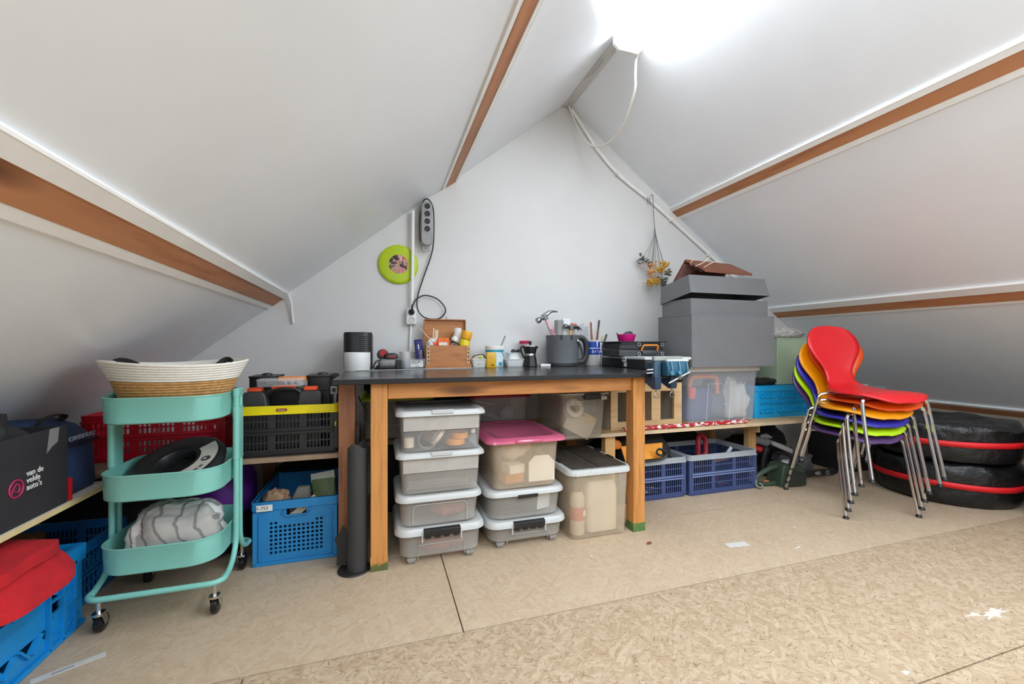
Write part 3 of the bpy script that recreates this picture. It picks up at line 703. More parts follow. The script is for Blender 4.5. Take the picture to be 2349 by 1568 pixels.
# folded fleece: two fold layers with a rounded fold at the near end
def fold_section(L_, t, n):
    """closed outline of a blanket folded n times (in x, z)"""
    mid = []
    for k in range(n):
        z = k*(t+.004); xs_ = (0, L_) if k % 2 == 0 else (L_, 0)
        mid.append((xs_[0], z)); mid.append((xs_[1], z))
        if k < n-1:
            cx = xs_[1]; sgn = 1 if k % 2 == 0 else -1; r = (t+.004)/2
            for a in (-60, -20, 20, 60): mid.append((cx+sgn*r*1.4*cos(rad(a)), z+r+r*sin(rad(a))))
    P = [Vector((x, 0, z)) for x, z in mid]; up = []; dn = []
    for i, p in enumerate(P):
        a = P[max(i-1, 0)]; b = P[min(i+1, len(P)-1)]; d = (b-a).normalized(); nrm = Vector((-d.z, 0, d.x))*t/2
        up.append(p+nrm); dn.append(p-nrm)
    return [(p.x, p.z) for p in up] + [(p.x, p.z) for p in reversed(dn)]
sec = fold_section(.295, .034, 3); b = B()
rings = []
for k in range(25):
    y = -.18 + .36*k/24
    tt = max(0, (abs(y)-.05)/.131); e = .30+.70*math.sqrt(max(0, 1-tt**2.4)); g = .40+.60*math.sqrt(max(0, 1-tt**2.4))
    rings.append([(.16+(x-.16)*g*(1+.05*noise.noise(Vector((y*6, 1, z*9)))), y, .05+(z-.05)*e + .014*noise.noise(Vector((y*7, x*7, z*9))) - (.030*((x-.2)/.1)**2 if x > .2 else 0)) for x, z in sec])
b.loft(rings)
tag(build('fleece_blanket', b, red_towel, sm=60, loc=(-1.195, 1.478, .286)), 'red fleece blanket folded in layers over the near blue crate', 'blanket')
tag(build('red_cloth', blob(.14,.20,.17,21,.2,2.2).xf(Mx((-1.13,1.55,.012))), plain('red_cotton', (176,24,34), .9, var=.2), sm=60), 'red cloth bunched inside the near blue crate under the fleece', 'cloth')
# second, darker blue crate behind it
c2 = fold_crate('far_blue_crate', 'darker blue crate standing between the truss crate and the mint trolley', .34, .30, .215, plain('crate_blue_darker', (26,110,180), .45, var=.1), plain('crate_blue_rim', (26,116,190), .45), (-1.0, 1.99, 0), pi/2, 2, 5)
c2['label'] = 'blue crate half hidden behind the mint trolley leg and the truss crate'

# ================================================================== CLEAR STORAGE BOXES
def store_box(name, label, x0, x1, y0, y1, z0, z1, body, lid, lid_h=.02, ov=.014, taper=.016, group=None, r=.03, lid_r=None, wheels=False, wave=False):
    t = thing(name, label, 'storage box', ((x0+x1)/2, y0, z0), 0, group)
    w, d, h = x1-x0, y1-y0, z1-z0; zb = .027 if wheels else 0; cy = d/2
    build('body', B().loft([rr(w-2*taper-.02,d-2*taper-.02,r,4,0,cy,zb), rr(w-2*taper,d-2*taper,r,4,0,cy,zb+.008), rr(w-2*taper*.35,d-2*taper*.35,r,4,0,cy,h-lid_h*.5), rr(w+.006-2*taper*.35,d+.006-2*taper*.35,r,4,0,cy,h-lid_h*.5)], True, False), body, t, solid=.0022)
    if lid:
        q = lambda e, z: rr(w+2*e, d+2*e, lid_r or r+.012, 5, 0, cy, z)
        build('lid', B().loft([q(ov*.55,h-lid_h), q(ov,h-lid_h+.002), q(ov*.9,h-lid_h*.45), q(ov*.35,h-.0015), q(-.004,h), q(-.022,h-.001), q(-.028,h-.006)], True, True), lid, t)
    if wheels:
        for sx in (-1, 1):
            for yy in (.030, d-.055):
                build('caster', B().cyl((sx*(w/2-.055)-.014,yy,.0145),(sx*(w/2-.055)+.014,yy,.0145),.0145,14).box(sx*(w/2-.055)-.018,sx*(w/2-.055)+.018,yy-.018,yy+.018,.0185,.0268), plain('caster_grey', (150,146,140), .4), t)
    return t
GA = 'translucent boxes in the four-box stack'
bA1 = store_box('storage_box', 'bottom wheeled box of the four-box stack, with a black clip handle', .075,.435,1.81,2.17, 0,.156, frost, lid_white, .03,.014,.012,GA,.045,wheels=True)
bA2 = store_box('storage_box', 'second box up in the four-box stack, with a debossed arch on its front', .075,.425,1.81,2.16,.1562,.292, frost, lid_white, .026,.012,.016,GA,.04)
bA3 = store_box('storage_box', 'third box up in the four-box stack, showing a half-empty dusty interior', .078,.432,1.81,2.15,.2922,.473, frost, lid_white, .024,.014,.016,GA,.025)
bA4 = store_box('storage_box', 'top box of the four-box stack, with orange tape rolls inside', .078,.434,1.80,2.14,.4732,.652, clear('frosted_clear_plastic',(206,204,200),.16,.2), lid_white, .024,.014,.014,GA,.025)
for t in (bA3, bA4):
    hh = .181 if t is bA3 else .179
    build('inner_band', B().box(-.160,.160,.0035,.0050,hh-.085,hh-.026), plain('band_frost', (190,184,176), .5, alpha=.8), t, sm=0)
    build('lid_tab', B().box(-.045,.045,-.0175,-.0125,hh-.014,hh+.0035), lid_white, t, bev=.002)
build('deboss_arch', B().tube([(-.115,.0105,.012)]+[(x,.0045+.006*(.09-z)/.09,z) for x,z in arc(-.095,.075,.02,180,90,4)]+[(x,.0045+.006*(.09-z)/.09,z) for x,z in arc(.095,.075,.02,90,0,4)]+[(.115,.0105,.012)], .0016, 6), lid_white, bA2)
def clip_handle(t, w, z, y=-.016):
    build('clip_handle', B().extx([(y-.002,z-.026),(y-.008,z-.020),(y-.008,z+.003),(y+.012,z+.007),(y+.012,z+.001),(y+.001,z-.003)], -w/2, w/2), black_pl, t, bev=.0015)
    for k in range(4): 
        x = -w/2+.018+(w-.036)*k/3
        build('clip_tooth', B().box(x-.012,x+.012,y-.002,y+.008,z-.034,z-.0275), black_pl, t, bev=.001)
    for s in (-1, 1): build('clip_bracket', B().box(s*(w/2+.005)-.003,s*(w/2+.005)+.003,y+.002,y+.016,z-.05,z-.006), lid_white, t, bev=.001)
def front_step(t, w, h):
    build('deboss_panel', B().tube([(-w/2,.0075,.022),(-w/2+.004,.0045,h),(w/2-.004,.0045,h),(w/2,.0075,.022)], .0013, 6), lid_white, t)
clip_handle(bA1, .155, .148); front_step(bA1, .20, .082)
GB = 'translucent boxes in the pink-lidded stack'
bB1 = store_box('storage_box', 'bottom wheeled box under the pink-lidded box, with a black clip handle', .472,.842,1.835,2.27, 0,.126, frost, lid_white, .030,.014,.010,GB,.05,wheels=True)
bB2 = store_box('storage_box', 'middle box under the pink-lidded box, with a card standing inside', .470,.836,1.84,2.27,.1262,.262, frost, lid_white, .026,.014,.014,GB,.05)
bB3 = store_box('storage_box', 'tall translucent box with a glossy pink lid in the middle under the workbench', .482,.822,1.835,2.285,.2622,.505, frost_warm, lid_pink, .024,.028,.020,GB,.03,.05)
clip_handle(bB1, .150, .118); front_step(bB1, .20, .062)
build('lid_tab', B().loft([rr(.13,.02,.009,4,0,-.022,.221), rr(.136,.024,.011,4,0,-.024,.229), rr(.12,.02,.009,4,0,-.020,.236)]), lid_pink, bB3)
build('clip_handle', B().box(-.05,.05,-.0145,-.006,.100,.118), black_pl, bB2, bev=.003)
bC = store_box('hinged_storage_box', 'tall translucent box with a ribbed dark hinged lid beside the right bench leg', .855,1.186,1.805,2.28,0,.335, frost_warm, lid_white, .028,.008,.016,None,.035)
for s in (-1, 1):
    b = B(); us = [k/16 for k in range(17)]; rings = []
    for k in range(2):
        y = .02+.435*k
        rings.append([(s*(.004+.142*u), y, .3365+.0022*(1 if int(u*16) % 3 else -.3)) for u in us] + [(s*(.004+.142*u), y, .3335) for u in reversed(us)])
    build('lid_flap', b.loft(rings), plain('smoked_lid', (70,64,58), .4, var=.3, vscale=18), bC, sm=0)
    build('lid_hinge', B().box(s*.15-.006,s*.15+.006,.15,.21,.334,.342).box(s*.15-.006,s*.15+.006,.29,.35,.334,.342), black_pl, bC, bev=.001)['kind'] = 'stuff'
for k in range(8):
    x = -.135+k*.0385
    build('rim_rib', B().box(x-.001,x+.001,-.0088,-.0075,.308,.332), white_pl, bC, sm=0)
bD = store_box('storage_box', 'smoky translucent box with a black handle and 402 label on the shelf end', .905,1.185,2.02,2.42,.425,.672, clear('frosted_smoky',(186,176,160),.25,.4), None, .0,.01,.022,None,.03)
build('rim', B().loft([rr(.286,.406,.03,4,0,.2,.240), rr(.300,.42,.034,4,0,.2,.240), rr(.300,.42,.034,4,0,.2,.249), rr(.27,.39,.028,4,0,.2,.249), rr(.27,.39,.028,4,0,.2,.240), rr(.286,.406,.03,4,0,.2,.240)], False, False), clear('frost_rim',(190,180,166),.75), bD)
build('handle', B().box(-.012,.086,-.016,-.001,.215,.247), black_pl, bD, bev=.004)
lb = build('number_label', B().box(.098,.128,.0005,.0016,.212,.228).xf(Mx((0,-.001,0))), white_paper, bD, sm=0)
text('label_number', '402', .013, black_ink, lb, (.113,-.0009,.22), FRONT)
lb = build('maker_mark', B().grid([-.083,-.081,-.062,-.060],[.186,.188,.207,.209],lambda i,j: 0 if i==1 and j==1 else 1,.0006,lambda u,v,d:(u,.0030-d,v)), white_paper, bD, sm=0)
build('spiral_emblem', B().tube([(-.0715+.007*(1-k/16)*cos(k*.8),.0026,.1975+.007*(1-k/16)*sin(k*.8)) for k in range(15)], .0007, 5), white_paper, lb)
for k, (wd_, z) in enumerate(((.05,.204),(.034,.198),(.044,.190))): build('print_line', B().box(-.055,-.055+wd_,.0022,.0028,z-.0014,z+.0014), plain('faint_print',(206,196,180),.6), lb, sm=0)
bE = store_box('storage_box', 'translucent box with a lime green lid in the dark behind the front bench leg', -.085,.27,2.335,2.72,.425,.655, frost, lime_pl, .022,.018,.014,None,.03)
bF = store_box('storage_box', 'translucent box with a crimson lid in the dark behind the pink-lidded box', .50,.84,2.335,2.70,.425,.648, frost, lid_magenta, .022,.018,.014,None,.03)
bG = store_box('storage_box', 'large clear box with white lid on the long shelf, orange handle showing inside', 1.86,2.44,2.20,2.58,.425,.7955, frost_cool, white_pl, .034,.012,.022,None,.03)
build('deboss_panel', B().tube([(-.14,.0165,.012),(-.13,.008,.255),(-.02,.008,.255)], .0014, 6), white_pl, bG)
build('deboss_panel', B().tube([(.045,.0165,.012),(.06,.008,.262),(.165,.008,.262),(.168,.0165,.012)], .0014, 6), white_pl, bG)
text('embossed_mark', 'N', .028, light_grey, bG, (.012,.0115,.12), FRONT)

# ---- contents you can make out through the plastic
def roll(name, label, ro, ri, h, mat, loc, rx=0, ry=0, group=None, cat='tape roll'):
    b = B().lathe([(ri,0),(ro,0),(ro,h),(ri,h),(ri,0)], 28, c0=False, c1=False)
    return tag(build(name, b, mat, sm=40, loc=loc, rot=(rx,ry,0)), label, cat)
roll('tape_roll','white tape roll standing at the near end of the top box',.022,.010,.042,cream,(.122,1.86,.490))
roll('tape_ring','clear tape ring upright on edge in the top box',.040,.036,.02,clear_pl,(.198,1.85,.5215),rx=pi/2)
roll('tape_roll','pale flat tape roll leaning at a slant beside the orange rolls',.046,.030,.016,cream,(.252,1.868,.527),ry=rad(-52))
roll('tape_roll','orange tape roll lying flat, the lower of two',.043,.022,.024,plain('orange_tape',(228,150,54),.55),(.322,1.87,.4905))
roll('tape_roll','orange tape roll resting on top of another orange roll',.040,.022,.024,MATS['orange_tape'],(.342,1.875,.5155))
roll('tape_roll','beige tape roll lying deep at the back of the top box',.05,.03,.05,plain('beige_tape',(186,150,130),.6),(.235,1.98,.4905))
bt = thing('bottle', 'small clear bottle with white cap in the top box corner', 'bottle', (.403,1.865,.4905))
build('body', B().lathe([(0,0),(.016,0),(.017,.004),(.017,.03),(.008,.04),(.008,.044)],16,c0=False), frost_cool, bt); build('cap', B().cyl((0,0,.0441),(0,0,.060),.0095,14), white_pl, bt)
tag(build('grey_tray', B().box(.11,.40,1.84,2.1,.312,.318).jit(.004,9,2).box(.12,.38,1.85,2.05,.3185,.345), plain('dusty_grey',(110,104,98),.8,var=.3), sm=0), 'dusty grey slab lying in the third box of the stack', 'slab')
tag(build('red_rag', blob(.08,.1,.035,31,.25,3).xf(Mx((.30,1.95,.175))), plain('dull_red_cloth',(168,78,70),.9,var=.3), sm=60), 'dull red rag inside the second box up of the stack', 'rag')
tag(build('red_rag', blob(.11,.1,.04,33,.25,3).xf(Mx((.27,1.95,.03))), MATS['dull_red_cloth'], sm=60), 'dull red rag inside the bottom wheeled box of the four-box stack', 'rag')
tag(build('grey_rag', blob(.12,.15,.04,35,.25,3).xf(Mx((.65,2.03,.03))), grey_cloth, sm=60), 'grey rag inside the bottom wheeled box under the pink lid', 'rag')
tag(build('printed_card', B().box(-.045,.045,-.001,.001,0,.085).xf(Mx((.755,1.90,.141), rz=.5, ry=.12)), white_paper, sm=0), 'white printed card standing inside the middle box under the pink lid', 'card')
tag(build('black_folder', B().box(.53,.70,1.89,2.15,.139,.150), black_pl, sm=0, bev=.002), 'black folder lying flat inside the middle box under the pink lid', 'folder')
tag(build('card_sheet', B().panel([(0,0),(.13,0),(.13,.085),(.10,.12),(.03,.12),(0,.09)],[(0,1,2,3,4,5)],.002,lambda u,v,d:(.668+u,1.859+d,.288+v)), plain('grey_card',(236,230,220),.7), sm=0), 'pale grey card with clipped corners at the front of the pink-lidded box', 'card')
tag(build('mask_cup', blob(.075,.07,.06,41,.15,2).xf(Mx((.65,1.96,.40), ry=-.5)), cream, sm=60), 'cream cup-shaped mask near the top of the pink-lidded box', 'mask')
tag(build('carton', B().box(-.04,.04,-.04,.04,0,.04).xf(Mx((.61,1.92,.325), rz=.2)), plain('cream_card',(240,228,208),.7), sm=0), 'cream carton on the tan carton in the pink-lidded box', 'carton')
tag(build('carton', B().box(-.045,.045,-.045,.045,0,.04).xf(Mx((.60,1.92,.284), rz=.1)), plain('tan_card',(196,124,60),.7), sm=0), 'tan carton on the floor of the pink-lidded box', 'carton')
tag(build('white_canister', B().loft([rr(.17,.16,.03,4,0,0,0), rr(.175,.165,.03,4,0,0,.2), rr(.15,.14,.03,4,0,0,.245), rr(.05,.05,.02,4,0,0,.25), rr(.05,.05,.02,4,0,0,.29)]), plain('warm_white_plastic',(218,204,180),.5), loc=(1.058,1.935,.010)), 'warm white canister standing in the tall hinged-lid box', 'canister')
tag(build('dark_bundle', blob(.12,.12,.16,57,.15,2).xf(Mx((1.02,2.14,.010))), plain('umber_cloth',(140,116,90),.9), sm=60), 'umber cloth bundle at the back of the tall hinged-lid box', 'bundle')
tag(build('dark_bundle', blob(.12,.10,.13,58,.15,2).xf(Mx((.66,2.13,.275))), MATS['umber_cloth'], sm=60), 'umber cloth bundle at the back of the pink-lidded box', 'bundle')
cb = thing('spray_can', 'pale can with red and white print in the tall hinged-lid box', 'can', (.925, 1.875, .010))
build('body', B().lathe([(0,0),(.034,0),(.036,.006),(.036,.18),(.024,.2),(.024,.205),(0,.205)],20), plain('can_cream',(206,186,160),.45), cb)
build('cap', B().lathe([(.024,.2055),(.024,.232),(.018,.238),(0,.238)],18), plain('can_brown_cap',(104,66,52),.5), cb)
build('red_roundel', B().lathe([(.0366,.07),(.0366,.135)],20,c0=False,c1=False), plain('can_red',(196,70,58),.5), cb)
build('white_roundel', B().lathe([(.016,0),(.016,.0008),(0,.0008)],20,c1=False).xf(Mx((.024,-.0285,.1025), rx=pi/2, rz=.7)), white_paper, cb)
tag(build('folded_carton', B().box(-.085,.085,-.06,.06,0,.10).xf(Mx((1.01,2.13,.452), ry=.5)), plain('carton_tan',(196,172,140),.7), sm=0), 'tan carton tilted inside the smoky 402 box', 'carton')
roll('tape_roll','yellowed roll lying tilted in the smoky 402 box',.055,.03,.045,plain('yellowed_tape',(206,170,110),.6),(1.09,2.12,.50),ry=.5)
roll('tape_roll','cream roll near the top of the smoky 402 box',.05,.028,.05,cream,(1.0,2.10,.575),rx=1.2)
tag(build('grey_pouch', blob(.07,.08,.06,45,.15,2).xf(Mx((1.10,2.16,.55))), plain('slate_cloth',(96,104,112),.85), sm=60), 'slate grey pouch in the upper part of the smoky 402 box', 'pouch')
tag(build('cable_coil', B().tube(smooth([(.58+.09*cos(k*.7)*(1-.02*k),2.45+.04*sin(k*1.1),.50+.008*k) for k in range(16)],3),.006,6), cream, sm=60), 'tangle of cream cable inside the crimson-lidded box', 'cable')
tag(build('round_fitting', blob(.045,.04,.045,47,.1,2).xf(Mx((.73,2.42,.50))), light_grey, sm=60), 'pale round knob inside the crimson-lidded box', 'knob')
# inside the big clear box: a blue bin with orange bail, a red cup, white bundle
bn = thing('blue_bin', 'blue bin with an orange bail handle inside the large clear box', 'bin', (2.05, 2.39, .437))
build('body', B().lathe([(0,0),(.10,0),(.115,.20),(.118,.205),(.112,.205),(.097,.008),(0,.008)],28,sx=1.25), plain('steel_blue',(74,92,140),.45), bn)
build('bail', B().tube(smooth([(-.105,-.09,.20),(-.10,-.105,.27),(-.06,-.11,.285),(.06,-.11,.285),(.105,-.105,.27),(.125,-.09,.17)],4),.014,10), plain('orange_bail',(236,146,84),.45), bn)
tag(build('red_cup', B().lathe([(0,0),(.022,0),(.028,.07),(.028,.0705),(0,.0705)],18), plain('coral_plastic',(240,84,96),.45), loc=(1.935,2.262,.585)), 'coral red cup against the front of the large clear box', 'cup')
tag(build('grey_bag', blob(.10,.10,.16,51,.15,2).xf(Mx((2.21,2.40,.437))), plain('blue_grey_bag',(112,116,128),.7), sm=60), 'blue grey bag in the middle of the large clear box', 'bag')
tag(build('white_bundle', blob(.085,.09,.17,53,.2,2.4).xf(Mx((2.335,2.33,.437))), plain('off_white_bundle',(222,220,214),.8), sm=60), 'off-white bundle at the right end of the large clear box', 'bundle')

# ================================================================== MINT TROLLEY
tr = thing('kitchen_trolley', 'mint green three-tier metal trolley on black casters', 'trolley', (-.70, 1.84, 0))
tw, td = .345, .345
def tier(z0, z1):
    q = lambda e, z: rr(tw+e, td+e, .085, 8, 0, 0, z)
    b = B().loft([q(-.012,z0), q(-.004,z0+.004), q(0,z1-.006), q(.004,z1-.003), q(.003,z1), q(-.003,z1), q(-.004,z1-.005), q(-.010,z0+.008), q(-.02,z0+.006)], True, True)
    t = build('basket_tier', b, mint, tr)
for z0, z1 in ((.668,.755), (.418,.505), (.182,.270)): tier(z0, z1)
for s in (-1, 1):
    X = s*.1885
    for sy in (-1, 1):
        yb = sy*.145
        pts = smooth([(X, sy*.021, .757), (X, sy*.021, .5), (X, sy*.021, .26), (X, sy*.028, .19), (X, sy*.06, .145), (X, sy*.105, .124), (X-s*.004, sy*.14, .119)], 5)
        build('upright_tube', B().tube(pts, .0095, 12), mint, tr)
    build('tube_cap', B().loft([rr(.021,.066,.010,5,X,0,.735), rr(.022,.067,.0105,5,X,0,.742), rr(.022,.067,.0105,5,X,0,.760), rr(.016,.06,.008,5,X,0,.764)]), mint, tr)
    build('tube_cap', B().loft([rr(.021,.066,.010,5,X,0,.50), rr(.022,.067,.0105,5,X,0,.505), rr(.022,.067,.0105,5,X,0,.69), rr(.021,.066,.010,5,X,0,.695)]), mint, tr)
for s in (-1, 1):
    pts = smooth([(-.188, s*.12, .121),(-.186, s*.15, .119),(-.165, s*.168, .118),(-.13, s*.172, .118),(0, s*.172, .118),(.13, s*.172, .118),(.165, s*.168, .118),(.186, s*.15, .119),(.188, s*.12, .121)], 4)
    build('base_tube', B().tube(pts, .0095, 12), mint, tr)
for sx in (-1, 1):
    for sy in (-1, 1):
        cx, cy = sx*.160, sy*.150
        c = build('caster', B().cyl((cx,cy,.068),(cx,cy,.110),.007,10).loft([rr(.030,.034,.010,4,cx,cy,.060), rr(.030,.034,.010,4,cx,cy,.068)]), chrome, tr)
        wy = cy+.012; wx = cx+.010
        fb = B()
        for d in (-.014, .0125): fb.extx([(cy-.014,.066),(cy+.014,.066),(wy+.012,.026),(wy-.004,.022)], cx+d, cx+d+.0016)
        build('fork', fb, chrome, c, sm=0)['kind'] = 'stuff'
        w = build('wheel', B().lathe([(0,-.010),(.024,-.0105),(.028,-.008),(.029,0),(.028,.008),(.024,.0105),(0,.010)],24,c0=False,c1=False).xf(Mx((cx,wy,.0292), ry=pi/2)), plain('caster_rubber',(20,20,21),.25), c)

# basket on the top tier: coiled rope, jute below, white above
bk = thing('rope_basket', 'oval coiled rope basket, jute below and white above, on the top tier', 'basket', (-.702, 1.835, .6745))
def coil(r0, z0, n, step, dr, rt):
    b = B(); N = 40
    prof = []
    for k in range(n):
        for a in (-75, -35, 0, 35, 75): prof.append((r0+dr*k+rt*cos(rad(a))-.002, z0+step*k+rt*sin(rad(a))))
    inner = [(r-.009, z) for r, z in reversed(prof[::5])]
    wob = lambda a, z: .009*sin(2*a+.6)*max(0,(z-.10))/.1
    out = []
    for r, z in prof+inner: out.append([(r*cos(2*pi*k/N), r*.80*sin(2*pi*k/N), z+wob(2*pi*k/N, z)) for k in range(N)])
    return b.loft(out+[out[0]], False, False)
build('jute_wall', coil(.140, .006, 13, .0098, .0036, .0058), jute, bk)
build('cotton_wall', coil(.190, .1340, 7, .0090, .0050, .0055), cotton, bk)
build('bottom_coil', B().lathe([(0,.0),(.140,.0),(.140,.006),(0,.006)],40,sy=.8,c0=False,c1=False), jute, bk)
bg = thing('camera_strap_bag', 'black strap bag lying in the rope basket with its ends poking over the rim', 'bag', (-.70, 1.85, .684))
build('body', blob(.11,.09,.10,61,.2,2.5), black_soft, bg, sm=60)
build('strap', B().tube(smooth([(.05,.06,.10),(.08,.09,.15),(.10,.11,.178),(.12,.115,.186),(.135,.11,.176)],4), .011, 6, flat=.35), black_soft, bg)
build('strap', B().tube(smooth([(-.05,.02,.1),(-.12,.04,.15),(-.17,.05,.178),(-.20,.05,.187),(-.215,.04,.182)],4), .011, 6, flat=.35), black_soft, bg)

# black ring with printed label on the middle tier
rg = thing('black_ring_seat', 'black oval ring with a grey printed label tilted on the middle tier', 'ring', (-.705, 1.835, .492), rx=rad(26), ry=rad(-10))
build('body', B().lathe([(.058,-.02),(.068,-.032),(.10,-.038),(.134,-.034),(.150,-.02),(.155,-.008),(.149,.006),(.136,.013),(.10,.010),(.078,.016),(.066,.012),(.060,.0),(.058,-.02)],48,sx=1.0,sy=1.0,c0=False,c1=False), plain('ring_black',(34,33,34),.38,var=.2), rg)
build('well', B().lathe([(.0,-.03),(.060,-.03),(.0605,-.018)],32,c0=True,c1=False), plain('ring_well',(18,17,18),.6), rg)
lab = B(); pts = []; n = 26
outer = [(.134*cos(rad(a)), .134*sin(rad(a))) for a in [-132+ (166/n)*k for k in range(n+1)]]
inner = [(.080*cos(rad(a)), .080*sin(rad(a))) for a in [-132+ (166/n)*k for k in range(n+1)]]
lab.panel(outer+inner, [(k, k+1, n+2+k, n+1+k) for k in range(n)], .0008, lambda u,v,d: (u, v, .0160+d))
lb = build('printed_label', lab, plain('label_grey',(186,180,170),.35,var=.08), rg, sm=0)
def on_ring(r, a, z=.0172): return (r*cos(rad(a)), r*sin(rad(a)), z)
build('round_icon', B().lathe([(.013,0),(.013,.0006),(0,.0006)],24,sx=1.2,c1=False).xf(Mx(on_ring(.106,-14,.0168))), dark_grey, lb)
build('arrow_mark', B().panel([(0,.008),(.012,0),(0,-.008),(.002,-.002),(-.010,-.002),(-.010,.002),(.002,.002)],[(0,1,2,3),(0,3,6),(3,4,5,6)],.0006,lambda u,v,d:(.099+u*.7,-.026+v*.7,.0177+d)), light_grey, lb, sm=0)
for k in range(5):
    a = -72+9.5*k; p = on_ring(.116, a, .0172)
    M = Mx(p, rz=rad(a+90+8))
    build('pictogram', B().grid([-.0065,-.005,.005,.0065],[-.0055,-.004,.004,.0055],lambda i,j: 0 if i==1 and j==1 else 1,.0005,lambda u,v,d:(u,v,d)).xf(M), black_ink, lb, sm=0)
    build('pictogram_mark', B().box(-.003,.003,-.0022,.0015,0,.0005,M), dark_grey, lb, sm=0)
text('label_lettering', 'd g & .', .010, black_ink, lb, on_ring(.094,-108,.0168), (0,0,rad(-18)))
text('label_number', 'r3', .012, black_ink, lb, on_ring(.112,-90,.0168), (0,0,0))

tag(build('striped_cloth', blob(.150,.125,.120,71,.16,1.5,nu=48,nv=28,flat=-.40,p=.85).xf(Mx((-.69,1.82,.189))), striped, sm=60), 'crumpled white and grey striped cloth heaped on the bottom trolley tier', 'cloth')
tag(build('dark_pouch', blob(.05,.06,.06,73,.25,3).xf(Mx((-.815,1.90,.189))), plain('brown_black',(52,44,40),.8,var=.3), sm=60), 'small dark pouch beside the striped cloth on the bottom tier', 'pouch')

# ================================================================== LEFT: EAVES SHELF AND WHAT IS ON IT
bb = thing('black_carton', 'black cardboard carrier box with white and magenta lettering on the eaves shelf', 'box', (-.968, 1.47, .4165), pi/2)
W, D, Hh = .545, .22, .25
build('wall', B().box(-W/2,W/2,0,.004,0,Hh), plain('black_card',(44,42,46),.7,var=.15,bump=.1), bb, sm=0)
build('wall', B().box(-W/2,W/2,D-.004,D,0,Hh*.9), MATS['black_card'], bb, sm=0)
build('wall', B().box(-W/2,-W/2+.004,.0041,D-.0041,0,Hh), MATS['black_card'], bb, sm=0)
build('wall', B().box(W/2-.004,W/2,.0041,D-.0041,0,Hh-.002), MATS['black_card'], bb, sm=0)
build('bottom_board', B().box(-W/2+.0041,W/2-.0041,.0041,D-.0041,.0,.004), MATS['black_card'], bb, sm=0)
build('fold_crease', B().box(-.003,.001,-.0012,-.0002,0,Hh), plain('crease',(70,68,72),.7), bb, sm=0)
build('silver_tape', B().panel([(.195,.25),(.235,.25),(.228,.205),(.205,.195),(.182,.178)],[(0,4,3,2,1)],.0008,lambda u,v,d:(u,-.0012+d,v)), plain('tape_silver',(140,138,138),.3), bb, sm=0)
text('carton_lettering', "van de\nvelde\nauto's", .0245, white_ink, bb, (.105,-.0008,.118), FRONT, 'LEFT', lead=.82, ext=.0006)
em = B().tube([(.068+.024*cos(2*pi*k/28), -.0014, .107+.024*sin(2*pi*k/28)) for k in range(28)], .0026, 6, closed=True)
e_ = build('ring_emblem', em, magenta_ink, bb)
build('emblem_figure', B().tube(smooth([(.050,-.0014,.094),(.060,-.0014,.112),(.070,-.0014,.120),(.080,-.0014,.108),(.074,-.0014,.096),(.064,-.0014,.101)],4), .0022, 6), magenta_ink, e_)
tag(build('black_bag', blob(.10,.135,.115,81,.22,2.4).xf(Mx((-1.075,1.545,.555))), plain('black_bag',(34,34,36),.6,var=.3), sm=60), 'black crumpled bag sticking out of the black lettered carton', 'bag')
tag(build('red_ball', blob(.045,.07,.05,83,.08,2).xf(Mx((-1.03,1.40,.625))), red_pl, sm=60), 'red rounded plastic thing beside the black bag in the carton', 'toy')
nb = thing('cool_bag', 'navy soft cool bag with pale lettering behind the black carton', 'cool bag', (-1.0, 1.865, .4165), pi/2)
build('body', B().loft([rr(.19,.24,.03,4,0,.12,0), rr(.195,.245,.03,4,0,.12,.02), rr(.195,.24,.03,4,0,.125,.18), rr(.185,.20,.05,4,0,.14,.225), rr(.15,.14,.05,4,0,.16,.248), rr(.06,.06,.03,4,0,.17,.252)]).jit(.005,9,4), navy_soft, nb, sm=60)
build('zip_band', B().box(-.098,.098,-.004,.006,.165,.173).jit(.002,9,4), plain('navy_zip',(24,34,56),.6), nb, sm=0)
build('carry_handle', B().tube(smooth([(-.075,.08,.235),(-.07,.06,.262),(-.02,.055,.270),(.03,.06,.262),(.035,.08,.24)],4), .010, 6, flat=.4), black_soft, nb)
text('bag_lettering', 'CAMPINGAZ', .023, plain('pale_blue_ink',(150,160,178),.6), nb, (0,-.0065,.190), FRONT, space=1.05, ext=.002)
tag(build('red_booklet', B().box(-.985,-.965,1.752,1.762,.417,.49), red_pl, sm=0, bev=.001), 'thin red booklet standing between the black carton and the cool bag', 'booklet')
tag(build('kraft_box', B().box(-1.25,-1.0,1.62,1.80,.02,.235).xf(Mx((-.22,.28,-.0195))), kraft, sm=0, bev=.003), 'brown cardboard box in the dark under the eaves shelf', 'box')

# ---------------- left shelf: what stands in the yellow-rimmed crate
tb = thing('toolbox', 'tall black toolbox with orange carry bar at the back of the yellow-rimmed crate', 'toolbox', (-.385, 2.22, .4755))
build('body', B().loft([rr(.345,.155,.02,4,0,.05,0), rr(.35,.16,.02,4,0,.05,.02), rr(.352,.16,.02,4,0,.05,.235), rr(.36,.17,.02,4,0,.05,.238), rr(.36,.17,.02,4,0,.05,.25)]), black_pl, tb)
for x0, x1 in ((-.182,-.068), (.060,.176)):
    build('lid_block', B().loft([rr(x1-x0,.17,.015,3,(x0+x1)/2,.05,.2505), rr(x1-x0,.17,.015,3,(x0+x1)/2,.05,.300), rr(x1-x0+.006,.176,.015,3,(x0+x1)/2,.05,.303), rr(x1-x0+.006,.176,.015,3,(x0+x1)/2,.05,.309)]), black_pl, tb)
    build('lid_knob', B().lathe([(.024,.3095),(.022,.316),(.012,.320),(0,.320)],18,((x0+x1)/2,.05,0)), black_pl, tb)
